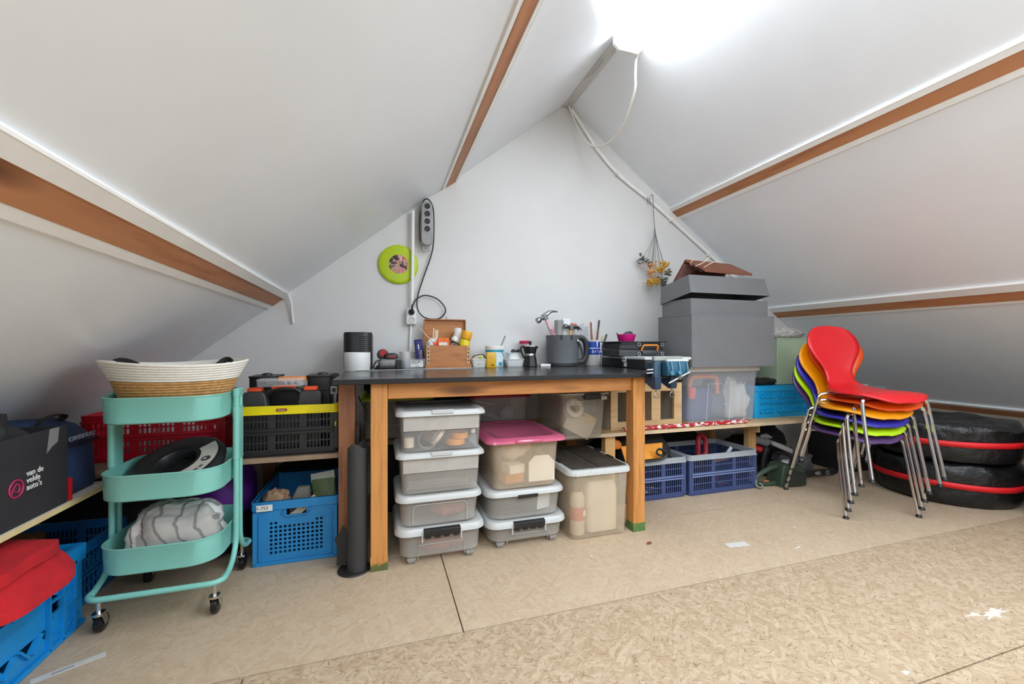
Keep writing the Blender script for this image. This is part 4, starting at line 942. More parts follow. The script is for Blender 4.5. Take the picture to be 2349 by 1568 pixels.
build('carry_bar', B().loft([rr(.126,.028,.008,4,-.004,-.01,.285), rr(.126,.03,.010,4,-.004,-.01,.296), rr(.12,.024,.008,4,-.004,-.01,.305)]), orange_pl, tb)
build('hinge_ring', B().tube([(.105+.010*cos(2*pi*k/16),-.033,.262+.010*sin(2*pi*k/16)) for k in range(16)],.002,6,closed=True), steel, tb)
cs = thing('drill_case', 'dark grey moulded tool case with red-orange latches standing in the yellow-rimmed crate', 'tool case', (-.40, 2.06, .4755))
def case_half(y0, y1):
    prof = [(-.165,.0),(.140,.0),(.152,.012),(.152,.232),(.140,.248),(.075,.250),(.062,.235),(.055,.175),(-.062,.175),(-.072,.235),(-.085,.25),(-.152,.248),(-.165,.232)]
    return B().extr(prof, y0, y1)
build('shell', case_half(0, .033), dark_grey, cs, bev=.005); build('shell', case_half(.0345, .07), black_pl, cs, bev=.005)
build('grip', B().tube(smooth([(-.072,.034,.236),(-.05,.034,.252),(0,.034,.258),(.045,.034,.254),(.064,.034,.238)],4), .013, 8), black_pl, cs)
build('grip_pad', B().tube(smooth([(-.05,.026,.262),(-.02,.026,.270),(.02,.026,.270),(.046,.026,.264)],4), .007, 8), red_orange, cs)
for x in (-.115, .105): build('latch', B().loft([rr(.056,.05,.008,3,x,.034,.2515), rr(.056,.05,.008,3,x,.034,.262), rr(.048,.04,.006,3,x,.034,.266)]), red_orange, cs)
og = thing('parts_organiser', 'small clear organiser case lying across the grey tool case', 'organiser', (-.41, 2.045, .7475), rz=.04, rx=rad(0))
build('base_shell', B().loft([rr(.17,.09,.008,3,0,.035,0), rr(.175,.095,.008,3,0,.035,.003), rr(.176,.096,.008,3,0,.035,.026)]), clear('organiser_clear',(226,226,232),.2,.45), og)
build('cover', B().loft([rr(.180,.10,.009,3,0,.035,.0265), rr(.180,.10,.009,3,0,.035,.031), rr(.172,.092,.008,3,0,.035,.034)]), clear('organiser_cover',(236,236,240),.2,.55), og)
random.seed(5); b = B()
for k in range(16): b.box(-.004,.004,-.003,.003,0,.004+.008*random.random(),Mx((-.076+.01*k,.0+.06*random.random(),.005),rz=random.uniform(0,3)))
build('small_parts', b, plain('parts_grey',(86,84,88),.5), og, sm=0)['kind'] = 'stuff'
lt = thing('latched_case', 'black latched case squeezed between the toolbox and the workbench corner', 'case', (-.20, 2.16, .4755))
build('body', B().loft([rr(.030,.20,.006,3,-.004,.09,0), rr(.034,.21,.008,3,-.004,.09,.02), rr(.034,.21,.008,3,-.004,.09,.285), rr(.03,.2,.008,3,-.004,.09,.29)]), black_pl, lt)
lk = build('latch', B().grid([-.018,-.010,.004,.012],[.222,.232,.250,.26],lambda i,j: 0 if i==1 and j==1 else 1,.006,lambda u,v,d:(u,-.0215+d,v)), grey_pl, lt, bev=.001)
build('latch_tongue', B().box(-.004,.008,-.0208,-.0158,.17,.2215), grey_pl, lk, bev=.001)
build('camera_top', B().loft([rr(.03,.09,.008,3,-.004,.05,.2905), rr(.03,.09,.008,3,-.004,.05,.310), rr(.02,.05,.006,3,-.004,.05,.316)]), black_soft, lt)

# ---------------- floor behind the trolley
tag(build('purple_bag', blob(.135,.15,.165,91,.14,2).xf(Mx((-.705,2.33,.135))), purple, sm=60), 'purple padded bag on the black sack behind the mint trolley', 'bag')
tag(build('black_sack', blob(.16,.2,.085,93,.16,2,flat=-.6).xf(Mx((-.70,2.30,.002))), plain('black_sack',(24,24,26),.5,var=.3), sm=60), 'black plastic sack on the floor behind the mint trolley', 'sack')
# black rolled mat standing in front of the shelf post
rm = thing('rolled_mat', 'black curled sheet standing on a round foot left of the front bench leg', 'roll', (-.098, 1.858, 0))
build('foot_disc', B().lathe([(0,0),(.064,0),(.066,.003),(.064,.007),(0,.007)],36,c0=False,c1=False), plain('foot_black',(40,34,32),.5), rm)
rings = []; N = 30
out = []
for k in range(N+1):
    a = rad(-150 + 250*k/N); r = .043 - .006*k/N
    out.append((r*cos(a)+.012, r*sin(a)-.004))
inn = [(x*.93, y*.93) for x, y in reversed(out)]
b = B()
rings = [[(x, y, z + (.012*sin(3*math.atan2(y,x)) if z > .4 else 0)) for x, y in out+inn] for z in (.0075,.12,.3,.46,.515)]
build('curled_sheet', b.loft(rings), plain('mat_black',(52,51,51),.6,var=.12), rm, sm=50)
build('torn_flap', B().panel([(-.07,.02),(-.03,.02),(-.028,.16),(-.045,.185),(-.06,.15),(-.078,.13),(-.066,.085)],[(0,1,2,3,4,5,6)],.003,lambda u,v,d:(u,-.004-.25*u+d,v)), plain('mat_black2',(40,38,38),.7), rm, sm=0)
ks = thing('hand_saw', 'slim steel saw blade with black grip leaning on the brown shelf post', 'saw', (-.098, 1.895, .40), ry=rad(2))
build('steel_strip', B().panel([(-.010,.02),(.004,.02),(.004,.10),(-.002,.10),(-.010,.09)],[(0,1,2,3,4)],.002,lambda u,v,d:(u,d,v)), steel, ks, sm=0)
build('dark_blade', B().panel([(-.002,.10),(.010,.02),(.012,.16),(.006,.205),(.002,.20)],[(0,1,2,3,4)],.003,lambda u,v,d:(u,.004+d,v)), black_pl, ks, sm=0)
build('grip', B().tube(smooth([(-.003,.002,.021),(-.003,.002,-.02),(-.004,.0,-.09),(.0,.0,-.16),(.0,.0,-.24),(.0,.0,-.395)],3), .008, 8), black_pl, ks)
tag(build('hanging_wire', B().tube(smooth([(-.088,1.99,.70),(-.070,1.99,.66),(-.052,1.99,.62),(-.060,1.99,.585),(-.078,1.986,.565),(-.094,1.986,.55)],4),.003,6), black_pl), 'black wire curling against the brown shelf post under the worktop', 'cable')

# ================================================================== ON THE WORKBENCH
T = TZ + .0008
ht = thing('fan_heater', 'black upright fan heater with slatted grille behind a white pot', 'heater', (-.117, 2.625, T))
build('body', B().loft([rr(.150,.15,.05,6,0,0,0), rr(.155,.155,.052,6,0,0,.006), rr(.158,.156,.052,6,0,0,.205), rr(.150,.148,.05,6,0,0,.213)]), black_pl, ht)
for k in range(17):
    z = .014+.011*k
    build('slat', B().tube([(x,y,z) for x, y in [(.008,-.0795),(.025,-.0795)]+[(.027+.053*sin(rad(a)),-.026-.0535*cos(rad(a))) for a in (15,35,55,75)]+[(.0805,.02)]], .0032, 5), plain('slat_black',(60,60,60),.35), ht)
wp = thing('white_pot', 'wide white cylinder pot with a ribbed foot at the bench corner', 'pot', (-.115, 2.475, T))
build('body', B().lathe([(0,0),(.066,0),(.067,.003),(.067,.020),(.0685,.024),(.0685,.096),(.067,.0985),(.063,.0985),(.062,.02),(0,.02)],36,c0=False,c1=False), white_pl, wp)
w2 = thing('white_pot', 'smaller white cylinder pot behind the small clear container', 'pot', (.170, 2.70, T))
build('body', B().lathe([(0,0),(.048,0),(.049,.003),(.052,.098),(.0505,.1),(.048,.1),(.046,.01),(0,.01)],32,c0=False,c1=False), white_pl, w2)
sd = thing('orbital_sander', 'grey and black palm sander with a red switch area and curled cable', 'sander', (.045, 2.62, T))
build('sanding_foot', B().loft([rr(.12,.10,.02,4,0,0,0), rr(.126,.104,.022,4,0,0,.008), rr(.12,.10,.022,4,0,0,.018)]), black_pl, sd)
build('housing', B().loft([rr(.112,.09,.03,5,.006,0,.0185), rr(.118,.096,.032,5,.006,0,.034), rr(.10,.085,.03,5,.006,0,.050), rr(.07,.06,.025,5,.004,0,.058)]), plain('tool_grey',(138,138,140),.4), sd)
build('motor_cap', B().loft([rr(.074,.07,.03,5,.02,0,.0585), rr(.086,.08,.03,5,.022,0,.064), rr(.082,.076,.03,5,.022,0,.082), rr(.05,.05,.02,5,.02,0,.092)]), dark_grey, sd)
build('dust_port', B().lathe([(0,-.02),(.030,-.018),(.034,0),(.030,.018),(0,.02)],22).xf(Mx((-.025,.01,.082), rx=pi/2)), black_pl, sd)
build('red_badge', B().lathe([(.020,0),(.020,.001),(0,.001)],20).xf(Mx((-.022,-.0105,.092), rx=pi/2)), red_pl, sd)
build('red_stripe', B().box(.0,.05,-.0405,-.036,.066,.074), red_pl, sd, bev=.001)
text('tool_lettering', 'PSS', .013, plain('pink_ink',(214,110,120),.5), sd, (.018,-.050,.030), (pi/2-.1,0,0))
build('cable', B().tube(smooth([(-.03,-.02,.05),(-.06,-.035,.045),(-.075,-.045,.02),(-.072,-.05,.006),(-.04,-.062,.004),(.0,-.066,.004)],4), .0045, 8), black_pl, sd)
tag(build('black_carton_small', B().box(.095,.125,2.56,2.60,T,T+.052), black_pl, sm=0, bev=.003), 'small black block beside the sander on the workbench', 'block')
cc = thing('clear_container', 'small clear container with a printed white label on the bench', 'container', (.203, 2.545, T))
build('body', B().loft([rr(.118,.08,.012,4,0,.04,0), rr(.122,.084,.012,4,0,.04,.004), rr(.134,.094,.014,4,0,.04,.055), rr(.142,.10,.014,4,0,.04,.0555), rr(.142,.10,.014,4,0,.04,.0585)], True, False), frost_cool, cc, solid=.0015)
lb = build('printed_label', B().box(-.028,.045,-.0056,-.0048,.010,.050).xf(Mx((0,.001,0))), white_paper, cc, sm=0)
for z, a, b_ in ((.043,-.024,.010),(.037,-.024,.02),(.030,-.024,.014),(.017,-.002,.022)): build('print_line', B().box(a,b_,-.0056,-.0050,z-.0012,z+.0012), plain('print_grey',(130,134,136),.6), lb, sm=0)
build('print_seal', B().lathe([(.005,0),(.005,.0006),(0,.0006)],14).xf(Mx((.022,-.005,.043), rx=pi/2)), dark_grey, lb)
bp = thing('blue_packet', 'narrow navy blue packet with pale lettering leaning on the wooden box', 'packet', (.245, 2.615, T), ry=rad(-7))
build('body', B().loft([rr(.048,.034,.006,3,0,0,0), rr(.050,.036,.006,3,0,0,.01), rr(.048,.034,.006,3,0,0,.165), rr(.046,.012,.003,3,0,0,.175)]), navy_print, bp)
text('packet_lettering', 'PINOLAX', .026, plain('cream_ink',(226,222,200),.5), bp, (.004,-.0182,.055), (pi/2,pi/2,0))
build('size_mark', B().box(-.006,.0,-.0186,-.0175,.115,.145), white_ink, bp, sm=0)
tag(build('metal_straightedge', B().box(-.33,.33,-.009,.009,0,.005).xf(Mx((.21,2.43,T), rz=rad(8.5))), steel, sm=0, bev=.0012), 'long thin metal straightedge lying along the front of the clutter', 'ruler')

wbx = thing('wooden_box', 'small finger-jointed wooden box with lid propped open, filled with odds and ends', 'box', (.398, 2.535, T))
build('base_plate', B().box(-.139,.139,-.008,.178,0,.024), box_wood, wbx, bev=.002)
build('front_wall', B().box(-.108,.108,.0,.012,.0245,.137), box_wood, wbx, sm=0)
build('rear_wall', B().box(-.108,.108,.158,.17,.0245,.137), box_wood, wbx, sm=0)
for s in (-1, 1):
    sw = build('side_wall', B().box(s*.120-.0115,s*.120+.0115,-.002,.172,.0245,.137), plain('joint_wood',(206,158,112),.6,var=.12,vscale=40), wbx, bev=.001)
    for k in range(4): build('joint_pin', B().prism([(.0,-.0055),(.0065,.0),(.0,.0055),(-.0055,.0)],0,.0012).xf(Mx((s*.120,-.0022,.045+.024*k), rx=pi/2)), plain('joint_dark',(70,34,20),.7), sw, sm=0)
    build('groove', B().box(s*.1085-.0012,s*.1085+.0012,-.0012,-.0002,.025,.136), MATS['joint_dark'], wbx, sm=0)
lid = build('lid_panel', B().box(-.122,.134,.196,.202,.145,.300), box_wood, wbx, sm=0)
for x0,x1,z0,z1 in ((-.128,-.1225,.142,.303),(.1345,.140,.142,.303),(-.122,.134,.3005,.306),(-.122,.134,.139,.1445)): build('lid_frame', B().box(x0,x1,.172,.203,z0,z1), box_wood, lid, sm=0)
build('lid_hook', B().tube([(.012+.006*cos(a),.18,.314+.007*sin(a)) for a in (-1.5,-.6,.4,1.4,2.4,3.2)], .0014, 6), black_pl, lid)
def inbox(name, label, cat, b, mat, **k): return tag(build(name, b, mat, **k), label, cat)
bx, by, bz = .398, 2.535, T
inbox('wood_strip','taller pale wood strip upright in the wooden box','wood strip', B().box(-.004,.004,-.003,.003,0,.20).xf(Mx((bx-.085,by+.12,bz+.045),ry=.06)), cream, sm=0)
inbox('wood_strip','shorter pale wood strip with a flat face in the wooden box','wood strip', B().box(-.010,.010,-.004,.004,0,.19).xf(Mx((bx-.067,by+.115,bz+.045),ry=.06)), plain('pale_wood',(222,196,164),.6), sm=0)
inbox('paper_wad','crumpled white paper at the left of the wooden box','paper', blob(.042,.03,.034,101,.35,4).xf(Mx((bx-.085,by+.07,bz+.125))), white_paper, sm=0)
inbox('white_bulb','round white ball at the left rim of the wooden box','ball', blob(.018,.018,.022,102,.05,3).xf(Mx((bx-.104,by+.035,bz+.13))), light_grey, sm=60)
inbox('red_strip','red folded strip under the white paper in the wooden box','strip', B().box(-.03,.03,-.006,.006,0,.018).xf(Mx((bx-.062,by+.04,bz+.138),ry=.15,rz=.1)), red_orange, sm=0, bev=.002)
oc = thing('orange_carton', 'bright orange carton with a white label band in the wooden box', 'carton', (bx-.026, by+.045, bz+.06))
build('body', B().box(-.033,.033,-.02,.02,0,.122), plain('carton_orange',(246,116,26),.45), oc, sm=0, bev=.002)
build('label_band', B().box(-.028,.022,-.0212,-.0203,.078,.096), white_paper, oc, sm=0); build('slot_mark', B().box(-.008,.012,-.021,-.0203,.110,.1125), plain('orange_dark',(190,80,14),.5), oc, sm=0)
inbox('white_tube','white card tube with a red patch leaning in the wooden box','tube', B().cyl((bx+.062,by+.10,bz+.05),(bx+.078,by+.125,bz+.245),.025,20), white_paper, sm=40)
yb = thing('yellow_bottle', 'yellow bottle with an amber cap leaning right in the wooden box', 'bottle', (bx+.085, by+.06, bz+.05), ry=rad(14))
build('body', B().lathe([(0,0),(.032,0),(.033,.005),(.033,.11),(.029,.125)],22,c1=True), plain('bottle_yellow',(226,206,16),.4), yb)
build('collar', B().lathe([(.0295,.1255),(.030,.132)],22), plain('collar_amber',(190,140,20),.4), yb)
build('cap', B().lathe([(.031,.1325),(.033,.14),(.033,.175),(.031,.179),(0,.179)],22), plain('cap_amber',(246,176,26),.4), yb)
build('cap_top', B().lathe([(.030,.1792),(.030,.1805),(0,.1805)],22), plain('cap_yellow',(226,222,50),.4), yb)
inbox('thin_stick','thin stick leaning out over the left rim of the wooden box','stick', B().tube([(bx-.07,by+.05,bz+.14),(bx-.13,by+.08,bz+.205),(bx-.165,by+.10,bz+.25)],[.0035,.003,.0022],8), cream)
inbox('wire_loop','black wire looping across the wooden box contents','cable', B().tube(smooth([(bx+.01,by+.06,bz+.148),(bx+.035,by+.05,bz+.158),(bx+.065,by+.05,bz+.150),(bx+.085,by+.04,bz+.13)],4),.003,6), black_pl)
inbox('wire_loop','thin black wire arching up beside the white card tube','cable', B().tube(smooth([(bx+.03,by+.09,bz+.14),(bx+.025,by+.1,bz+.18),(bx+.04,by+.1,bz+.21),(bx+.05,by+.105,bz+.222)],4),.002,6), black_pl)
inbox('parts_heap','heap of small grey and brown parts in the wooden box','parts', blob(.05,.05,.05,103,.4,5).xf(Mx((bx+.035,by+.075,bz+.085))), plain('parts_mix',(146,118,104),.6,var=.6,vscale=90), sm=0)
inbox('white_scoop','white scoop-shaped piece among the wooden box contents','scoop', blob(.02,.015,.02,104,.1,3).xf(Mx((bx+.04,by+.05,bz+.165),ry=.5)), white_pl, sm=60)

wt = thing('white_tub', 'low white rectangular tub holding a cloth with black edging', 'tub', (.602, 2.575, T))
build('body', B().loft([rr(.084,.07,.010,4,0,.045,0), rr(.088,.074,.011,4,0,.045,.004), rr(.104,.09,.013,4,0,.045,.048), rr(.116,.10,.015,4,0,.045,.049), rr(.116,.10,.015,4,0,.045,.053), rr(.10,.086,.012,4,0,.045,.053), rr(.08,.066,.010,4,0,.045,.006)]), white_pl, wt)
cl = thing('cloth_wad', 'folded pale cloth with black edging in the low white tub', 'cloth', (.600, 2.615, T+.0075))
build('body', blob(.052,.035,.050,111,.22,3), plain('pale_cloth',(206,200,190),.9,var=.12), cl, sm=60)
build('edging', B().tube(smooth([(-.046,-.03,.052),(-.03,-.036,.068),(.0,-.036,.073),(.022,-.034,.072),(.034,-.032,.058),(.038,-.03,.048)],4), .0042, 6, flat=.5), black_pl, cl)
build('lime_corner', blob(.014,.008,.008,112,.1,3).xf(Mx((.005,-.034,.050))), lime_pl, cl, sm=60)
tub = thing('plaster_tub', 'white tub with a teal printed wrap and a brush handle standing in it', 'tub', (.718, 2.66, T))
build('body', B().lathe([(0,0),(.052,0),(.055,.004),(.060,.112),(.062,.114),(.062,.134),(.059,.136),(.057,.134),(.053,.01),(0,.01)],32,c0=False,c1=False), white_pl, tub)
build('printed_wrap', B().lathe([(.0553,.008),(.0602,.108)],32,c0=False,c1=False), plain('wrap_pale',(214,232,238),.45,var=.05), tub)
build('teal_band', B().lathe([(.0598,.096),(.0606,.1085)],32,c0=False,c1=False), teal_print, tub)
build('teal_blob', B().lathe([(.016,0),(.016,.001),(0,.001)],18,sy=.75).xf(Mx((.022,-.0535,.020), rx=pi/2)), teal_print, tub)
build('teal_swirl', B().tube(smooth([(.020,-.056,.10),(.040,-.044,.092),(.052,-.028,.075),(.056,-.015,.06)],4),.003,6), teal_print, tub)
tag(build('brush', B().tube([(.735,2.65,T+.02),(.752,2.645,T+.12),(.785,2.64,T+.20)],[.004,.0045,.006],8), grey_pl), 'grey brush handle leaning out of the teal-printed tub', 'brush')
yp = thing('yellow_packet', 'ochre yellow packet standing before the teal-printed tub', 'packet', (.672, 2.575, T))
build('body', B().loft([rr(.060,.024,.006,3,0,0,0), rr(.063,.026,.007,3,0,0,.004), rr(.063,.026,.007,3,0,0,.090), rr(.058,.022,.006,3,0,0,.094)]), yellow_ochre, yp)
build('print_patch', B().box(-.005,.018,-.0137,-.0131,.008,.020), plain('brown_print',(130,90,20),.5), yp, sm=0)
for z in (.070,.062,.054): build('print_line', B().box(-.024,.022,-.0136,-.0131,z-.0006,z+.0006), plain('ochre_dark',(186,140,14),.5), yp, sm=0)
tt = thing('foil_tray', 'white rectangular takeaway tray, lower of the two nested by the moka pot', 'tray', (.848, 2.615, T))
build('body', B().loft([rr(.105,.085,.012,4,0,.045,0), rr(.110,.09,.012,4,0,.045,.004), rr(.126,.105,.014,4,0,.045,.046), rr(.140,.115,.016,4,0,.045,.0465), rr(.140,.115,.016,4,0,.045,.050)]), white_pl, tt)
t2 = thing('foil_tray', 'upper white takeaway tray holding small dark fittings', 'tray', (.856, 2.62, T+.0505))
build('body', B().loft([rr(.088,.08,.012,4,0,.045,0), rr(.10,.09,.013,4,0,.045,.036), rr(.112,.10,.014,4,0,.045,.0365), rr(.112,.10,.014,4,0,.045,.040)]), white_pl, t2)
for k, (dx, dy) in enumerate(((-.018,.03),(.018,.035))):
    tag(build('dark_fitting', blob(.017,.014,.014,120+k,.3,5).xf(Mx((.862+dx,2.62+dy,T+.0915))), dark_grey, sm=0), 'small dark metal fitting on the %s of the upper white tray' % ('left' if k == 0 else 'right'), 'fitting')
rj = thing('glass_jar', 'glass jar with a crimson screw lid behind the moka pot', 'jar', (.955, 2.735, T))
build('glass', B().lathe([(0,0),(.038,0),(.041,.006),(.041,.12),(.034,.138),(.034,.150)],24,c1=False), frost_cool, rj)
build('screw_lid', B().lathe([(.0385,.1505),(.040,.153),(.040,.168),(.037,.171),(0,.171)],28), plain('lid_raspberry',(196,30,84),.35), rj)
mk = thing('moka_pot', 'black faceted moka coffee pot with a steel collar', 'moka pot', (.945, 2.605, T))
def octo(r, z, rot=.39): return [(r*cos(rot+pi/4*k), r*sin(rot+pi/4*k), z) for k in range(8)]
build('boiler', B().loft([octo(.046,0), octo(.048,.004), octo(.040,.062), octo(.036,.066)]), black_pl, mk, sm=0)
build('collar', B().lathe([(.0365,.0662),(.038,.069),(.038,.082),(.0365,.0845)],28), chrome, mk)
build('pot', B().loft([octo(.036,.0847), octo(.037,.087), octo(.048,.128), octo(.050,.130)]), black_pl, mk, sm=0)
build('spout', B().q([(.036,-.012,.116),(.036,.012,.116),(.060,0,.131),(.036,-.012,.131),(.036,.012,.131),(.037,0,.10)],[(0,5,2),(5,1,2),(0,2,3),(1,4,2),(3,2,4),(0,3,4,1,5)]), black_pl, mk, sm=0)
build('lid', B().loft([octo(.0495,.1302), octo(.048,.134), octo(.02,.145), octo(.008,.147)]), chrome, mk, sm=0)
build('knob', B().lathe([(.005,.1472),(.010,.152),(.011,.162),(.006,.166),(0,.166)],12), black_pl, mk)
build('handle', B().tube(smooth([(-.036,-.004,.122),(-.056,-.006,.132),(-.066,-.007,.118),(-.062,-.007,.095),(-.05,-.006,.07),(-.043,-.005,.060)],4), .0065, 8, flat=1.3), black_pl, mk)
build('valve', B().cyl((.040,-.012,.025),(.053,-.016,.025),.005,10), steel, mk)
tag(build('white_tag', B().box(1.005,1.075,2.565,2.60,T,T+.017), white_pl, sm=0, bev=.003), 'small white plastic block between the moka pot and the grey bucket', 'block')

bu = thing('grey_bucket', 'grey plastic tool bucket with a big side handle, full of hammers', 'bucket', (1.200, 2.655, T))
build('body', B().lathe([(0,0),(.098,0),(.102,.005),(.104,.018),(.115,.205),(.1165,.207),(.112,.207),(.102,.02),(0,.012)],44,c0=False,c1=False), bucket_grey, bu)
build('base_band', B().lathe([(.1005,.0005),(.1045,.003),(.1058,.020),(.1045,.022)],44,c0=False,c1=False), dark_grey, bu)
build('handle', B().tube(smooth([(.108,.0,.185),(.135,-.01,.192),(.166,-.012,.165),(.176,-.012,.115),(.168,-.012,.06),(.140,-.01,.028),(.104,.0,.030)],5), .017, 12, flat=1.2), dark_grey, bu)
for a in (-118, -83):
    build('rim_notch', B().box(-.006,.006,-.0016,.003,-.030,.001).xf(Mx((.1145*cos(rad(a)),.1145*sin(rad(a)),.206), rz=rad(a+90))), black_ink, bu, sm=0)
build('bail_arm', B().tube([(.070,-.094,.168),(.092,-.083,.135),(.112,-.066,.100),(.118,-.056,.075)],[.011,.010,.009,.008],10,flat=.5), dark_grey, bu)
build('bail_pivot', B().lathe([(0,.0),(.008,.0),(.007,.004),(0,.005)],14).xf(Mx((.066,-.1,.170), rx=pi/2, rz=.55)), white_pl, bu)
def hammer(name, label, loc, rx, ry, rz, hmat, hl, text_=None, group=None):
    h = thing(name, label, 'hammer', loc, rz, group, rx, ry)
    build('shaft', B().loft([rr(.022,.018,.007,3,0,0,-hl), rr(.026,.021,.009,3,0,0,-hl*.6), rr(.023,.019,.008,3,0,0,-.06), rr(.019,.016,.006,3,0,0,-.012)]), hmat, h)
    build('striking_face', B().lathe([(.0,.0),(.0155,0),(.017,.004),(.017,.018),(.012,.026),(.011,.045)],20).xf(Mx((-.058,0,.008), ry=pi/2)), steel, h)
    build('head', B().loft([[(-.014,-.012,-.011),(-.014,.012,-.011),(-.014,.012,.022),(-.014,-.012,.022)],[(.012,-.013,-.011),(.012,.013,-.011),(.014,.013,.026),(.014,-.013,.026)]]), steel, h, bev=.003)
    for s in (-1, 1):
        pts = smooth([(.010,s*.006,.012),(.035,s*.008,.016),(.06,s*.010,.010),(.082,s*.013,-.006)],4); m = len(pts)
        build('claw', B().tube(pts,[.012-.009*k/(m-1) for k in range(m)],8), steel, h)
    if text_: text('shaft_lettering', text_, .020, magenta_ink, h, (0,-.0112,-.10), (pi/2,-pi/2,0))
    return h
hm = hammer('claw_hammer', 'claw hammer with a white and pink shaft leaning left out of the bucket', (1.050, 2.60, T+.322), .08, rad(-30), .1, plain('pink_white_grip',(228,186,196),.45,var=.15,vscale=30), .24, 'SPEAR')
hammer('claw_hammer', 'dark claw hammer with a wooden shaft low in the bucket', (1.245, 2.615, T+.255), .05, rad(4), .2, plain('ash_shaft',(206,158,104),.55), .23)
tag(build('float_block', B().box(-.026,.026,-.02,.02,-.20,.075).xf(Mx((1.165,2.64,T+.235),ry=.03,rz=.35)), plain('block_grey',(152,152,150),.6), sm=0, bev=.003), 'grey rectangular block standing in the bucket beside the pink hammer', 'block')
tag(build('square_tube', B().box(-.028,.028,-.012,.012,-.22,.075).xf(Mx((1.225,2.66,T+.248),ry=.02)), white_pl, sm=0, bev=.002), 'tall white square tube rising from the middle of the bucket', 'tube')
sw_ = thing('putty_knife', 'scraper with a red and grey grip upright in the bucket', 'scraper', (1.270, 2.65, T+.16), ry=rad(5))
build('grip', B().box(-.02,.02,-.010,.010,-.03,.095), plain('knife_grey',(160,154,150),.5), sw_, sm=0, bev=.003); build('red_end', B().box(-.0205,.0205,-.0105,.0105,.0955,.130), plain('knife_red',(206,86,70),.5), sw_, sm=0, bev=.003)
build('blade', B().box(-.022,.022,-.001,.001,-.13,-.0305), steel, sw_, sm=0)
for k, (x, ry_, lab_) in enumerate(((1.262, 28, 'dark steel trowel lying lowest to the right in the bucket'), (1.282, 40, 'pointed trowel with a steel neck leaning right in the bucket'))):
    tw_ = thing('trowel', lab_, 'trowel', (x, 2.64+.03*k, T+.13), ry=rad(ry_))
    build('blade', B().panel([(-.03,.09),(.03,.09),(.034,.135),(.0,.19),(-.034,.135)],[(0,1,2,3,4)],.002,lambda u,v,d:(u,-.01*v+d,v)), steel, tw_, sm=0)
    build('neck', B().tube([(0,0,0),(0,0,.07),(0,-.001,.0895)],[.006,.005,.004],8), steel, tw_)
    build('grip', B().tube([(0,0,-.001),(0,0,-.03),(0,0,-.10)],[.010,.012,.010],10), dark_grey if k else plain('trowel_wood',(150,110,72),.6), tw_)

tn = thing('paint_tin', 'white paint tin with a blue label and drips, full of old brushes', 'paint tin', (1.447, 2.675, T))
build('body', B().lathe([(0,0),(.056,0),(.058,.003),(.058,.168),(.061,.170),(.061,.176),(.057,.176),(.055,.165),(.055,.01),(0,.01)],36,c0=False,c1=False), plain('tin_white',(222,222,218),.35,var=.06), tn)
build('label', B().lathe([(.0584,.074),(.0584,.165)],36,c0=False,c1=False), blue_print, tn)
build('label_line', B().lathe([(.0587,.117),(.0587,.122)],36,c0=False,c1=False), white_ink, tn)
for k, ch in enumerate('brlpod'):
    a = rad(-120 + 16.5*k); text('label_letter', ch, .032, white_ink, tn, (.0590*cos(a), .0590*sin(a), .097), (pi/2, 0, a+pi/2))
for a, z0, z1 in ((-92,.128,.168),(-78,.02,.075),(-60,.095,.165),(-45,.01,.06)): build('paint_drip', B().tube([(.0585*cos(rad(a)),.0585*sin(rad(a)),z) for z in (z0,(z0+z1)/2,z1)],[.003,.005,.007],8), white_ink, tn)
tools = [(1.425,2.655,.29,-4,'rust','brush with a rusty red handle at the back of the paint tin'),(1.445,2.69,.30,1,'white','brush with a white handle end in the middle of the paint tin'),(1.437,2.66,.24,8,'brown','brown wooden handled brush leaning right in the paint tin'),(1.468,2.68,.31,7,'dark','tall dark file handle at the right of the paint tin'),(1.46,2.64,.20,14,'cream','pale chisel handle low in the paint tin'),(1.485,2.655,.22,20,'dark','dark screwdriver leaning far right in the paint tin'),(1.41,2.68,.21,-16,'dark','dark spatula leaning to the bucket side of the paint tin')]
pal = dict(rust=plain('handle_rust',(164,92,74),.5), white=white_pl, brown=plain('handle_brown',(128,86,62),.6), dark=plain('handle_dark',(70,66,62),.5), cream=plain('handle_pale',(200,178,146),.6))
for x, y, h, a, c, lab_ in tools:
    q = thing('brush' if 'brush' in lab_ else 'hand_tool', lab_, 'brush' if 'brush' in lab_ else 'tool', (1.447+(x-1.447)*.5, y, T+.012), ry=rad(a))
    build('shank', B().tube([(0,0,0),(0,0,h*.45)],[.004,.005],8), steel, q)
    build('handle', B().tube([(0,0,h*.45+.0005),(0,0,h*.6),(0,0,h*.8),(0,0,h*.96),(0,0,h)],[.007,.0095,.008,.0095,.006],10,flat=.8), pal[c], q)

fc = thing('flat_case', 'flat black organiser case with a pale grey rim at the bench end', 'case', (1.50, 2.31, T), rad(-3))
build('body', B().box(-.055,.24,-.27,.27,0,.054), black_pl, fc, bev=.004)
build('rim', B().box(-.060,.244,-.275,.275,.0545,.070), light_grey, fc, bev=.003)
lk = build('latch', B().box(-.0665,-.0605,-.075,-.03,.036,.066), light_grey, fc, bev=.002)
build('barcode_label', B().box(-.0575,-.0555,-.068,-.036,.008,.035), white_paper, lk, sm=0)
for y in (-.062,-.045): build('latch_slot', B().box(-.0673,-.0666,y-.004,y+.004,.050,.058), black_ink, lk, sm=0)
bx2 = thing('slim_black_case', 'slim black case lying on the slotted wooden frame beyond the bench end', 'case', (1.665, 2.20, .6985))
build('body', B().loft([rr(.300,.28,.012,3,0,.14,0), rr(.305,.285,.012,3,0,.14,.004), rr(.305,.285,.012,3,0,.14,.086), rr(.30,.28,.012,3,0,.14,.090)]), black_pl, bx2)
build('white_clip', B().box(.075,.13,-.010,-.003,.068,.080), light_grey, bx2, bev=.002)
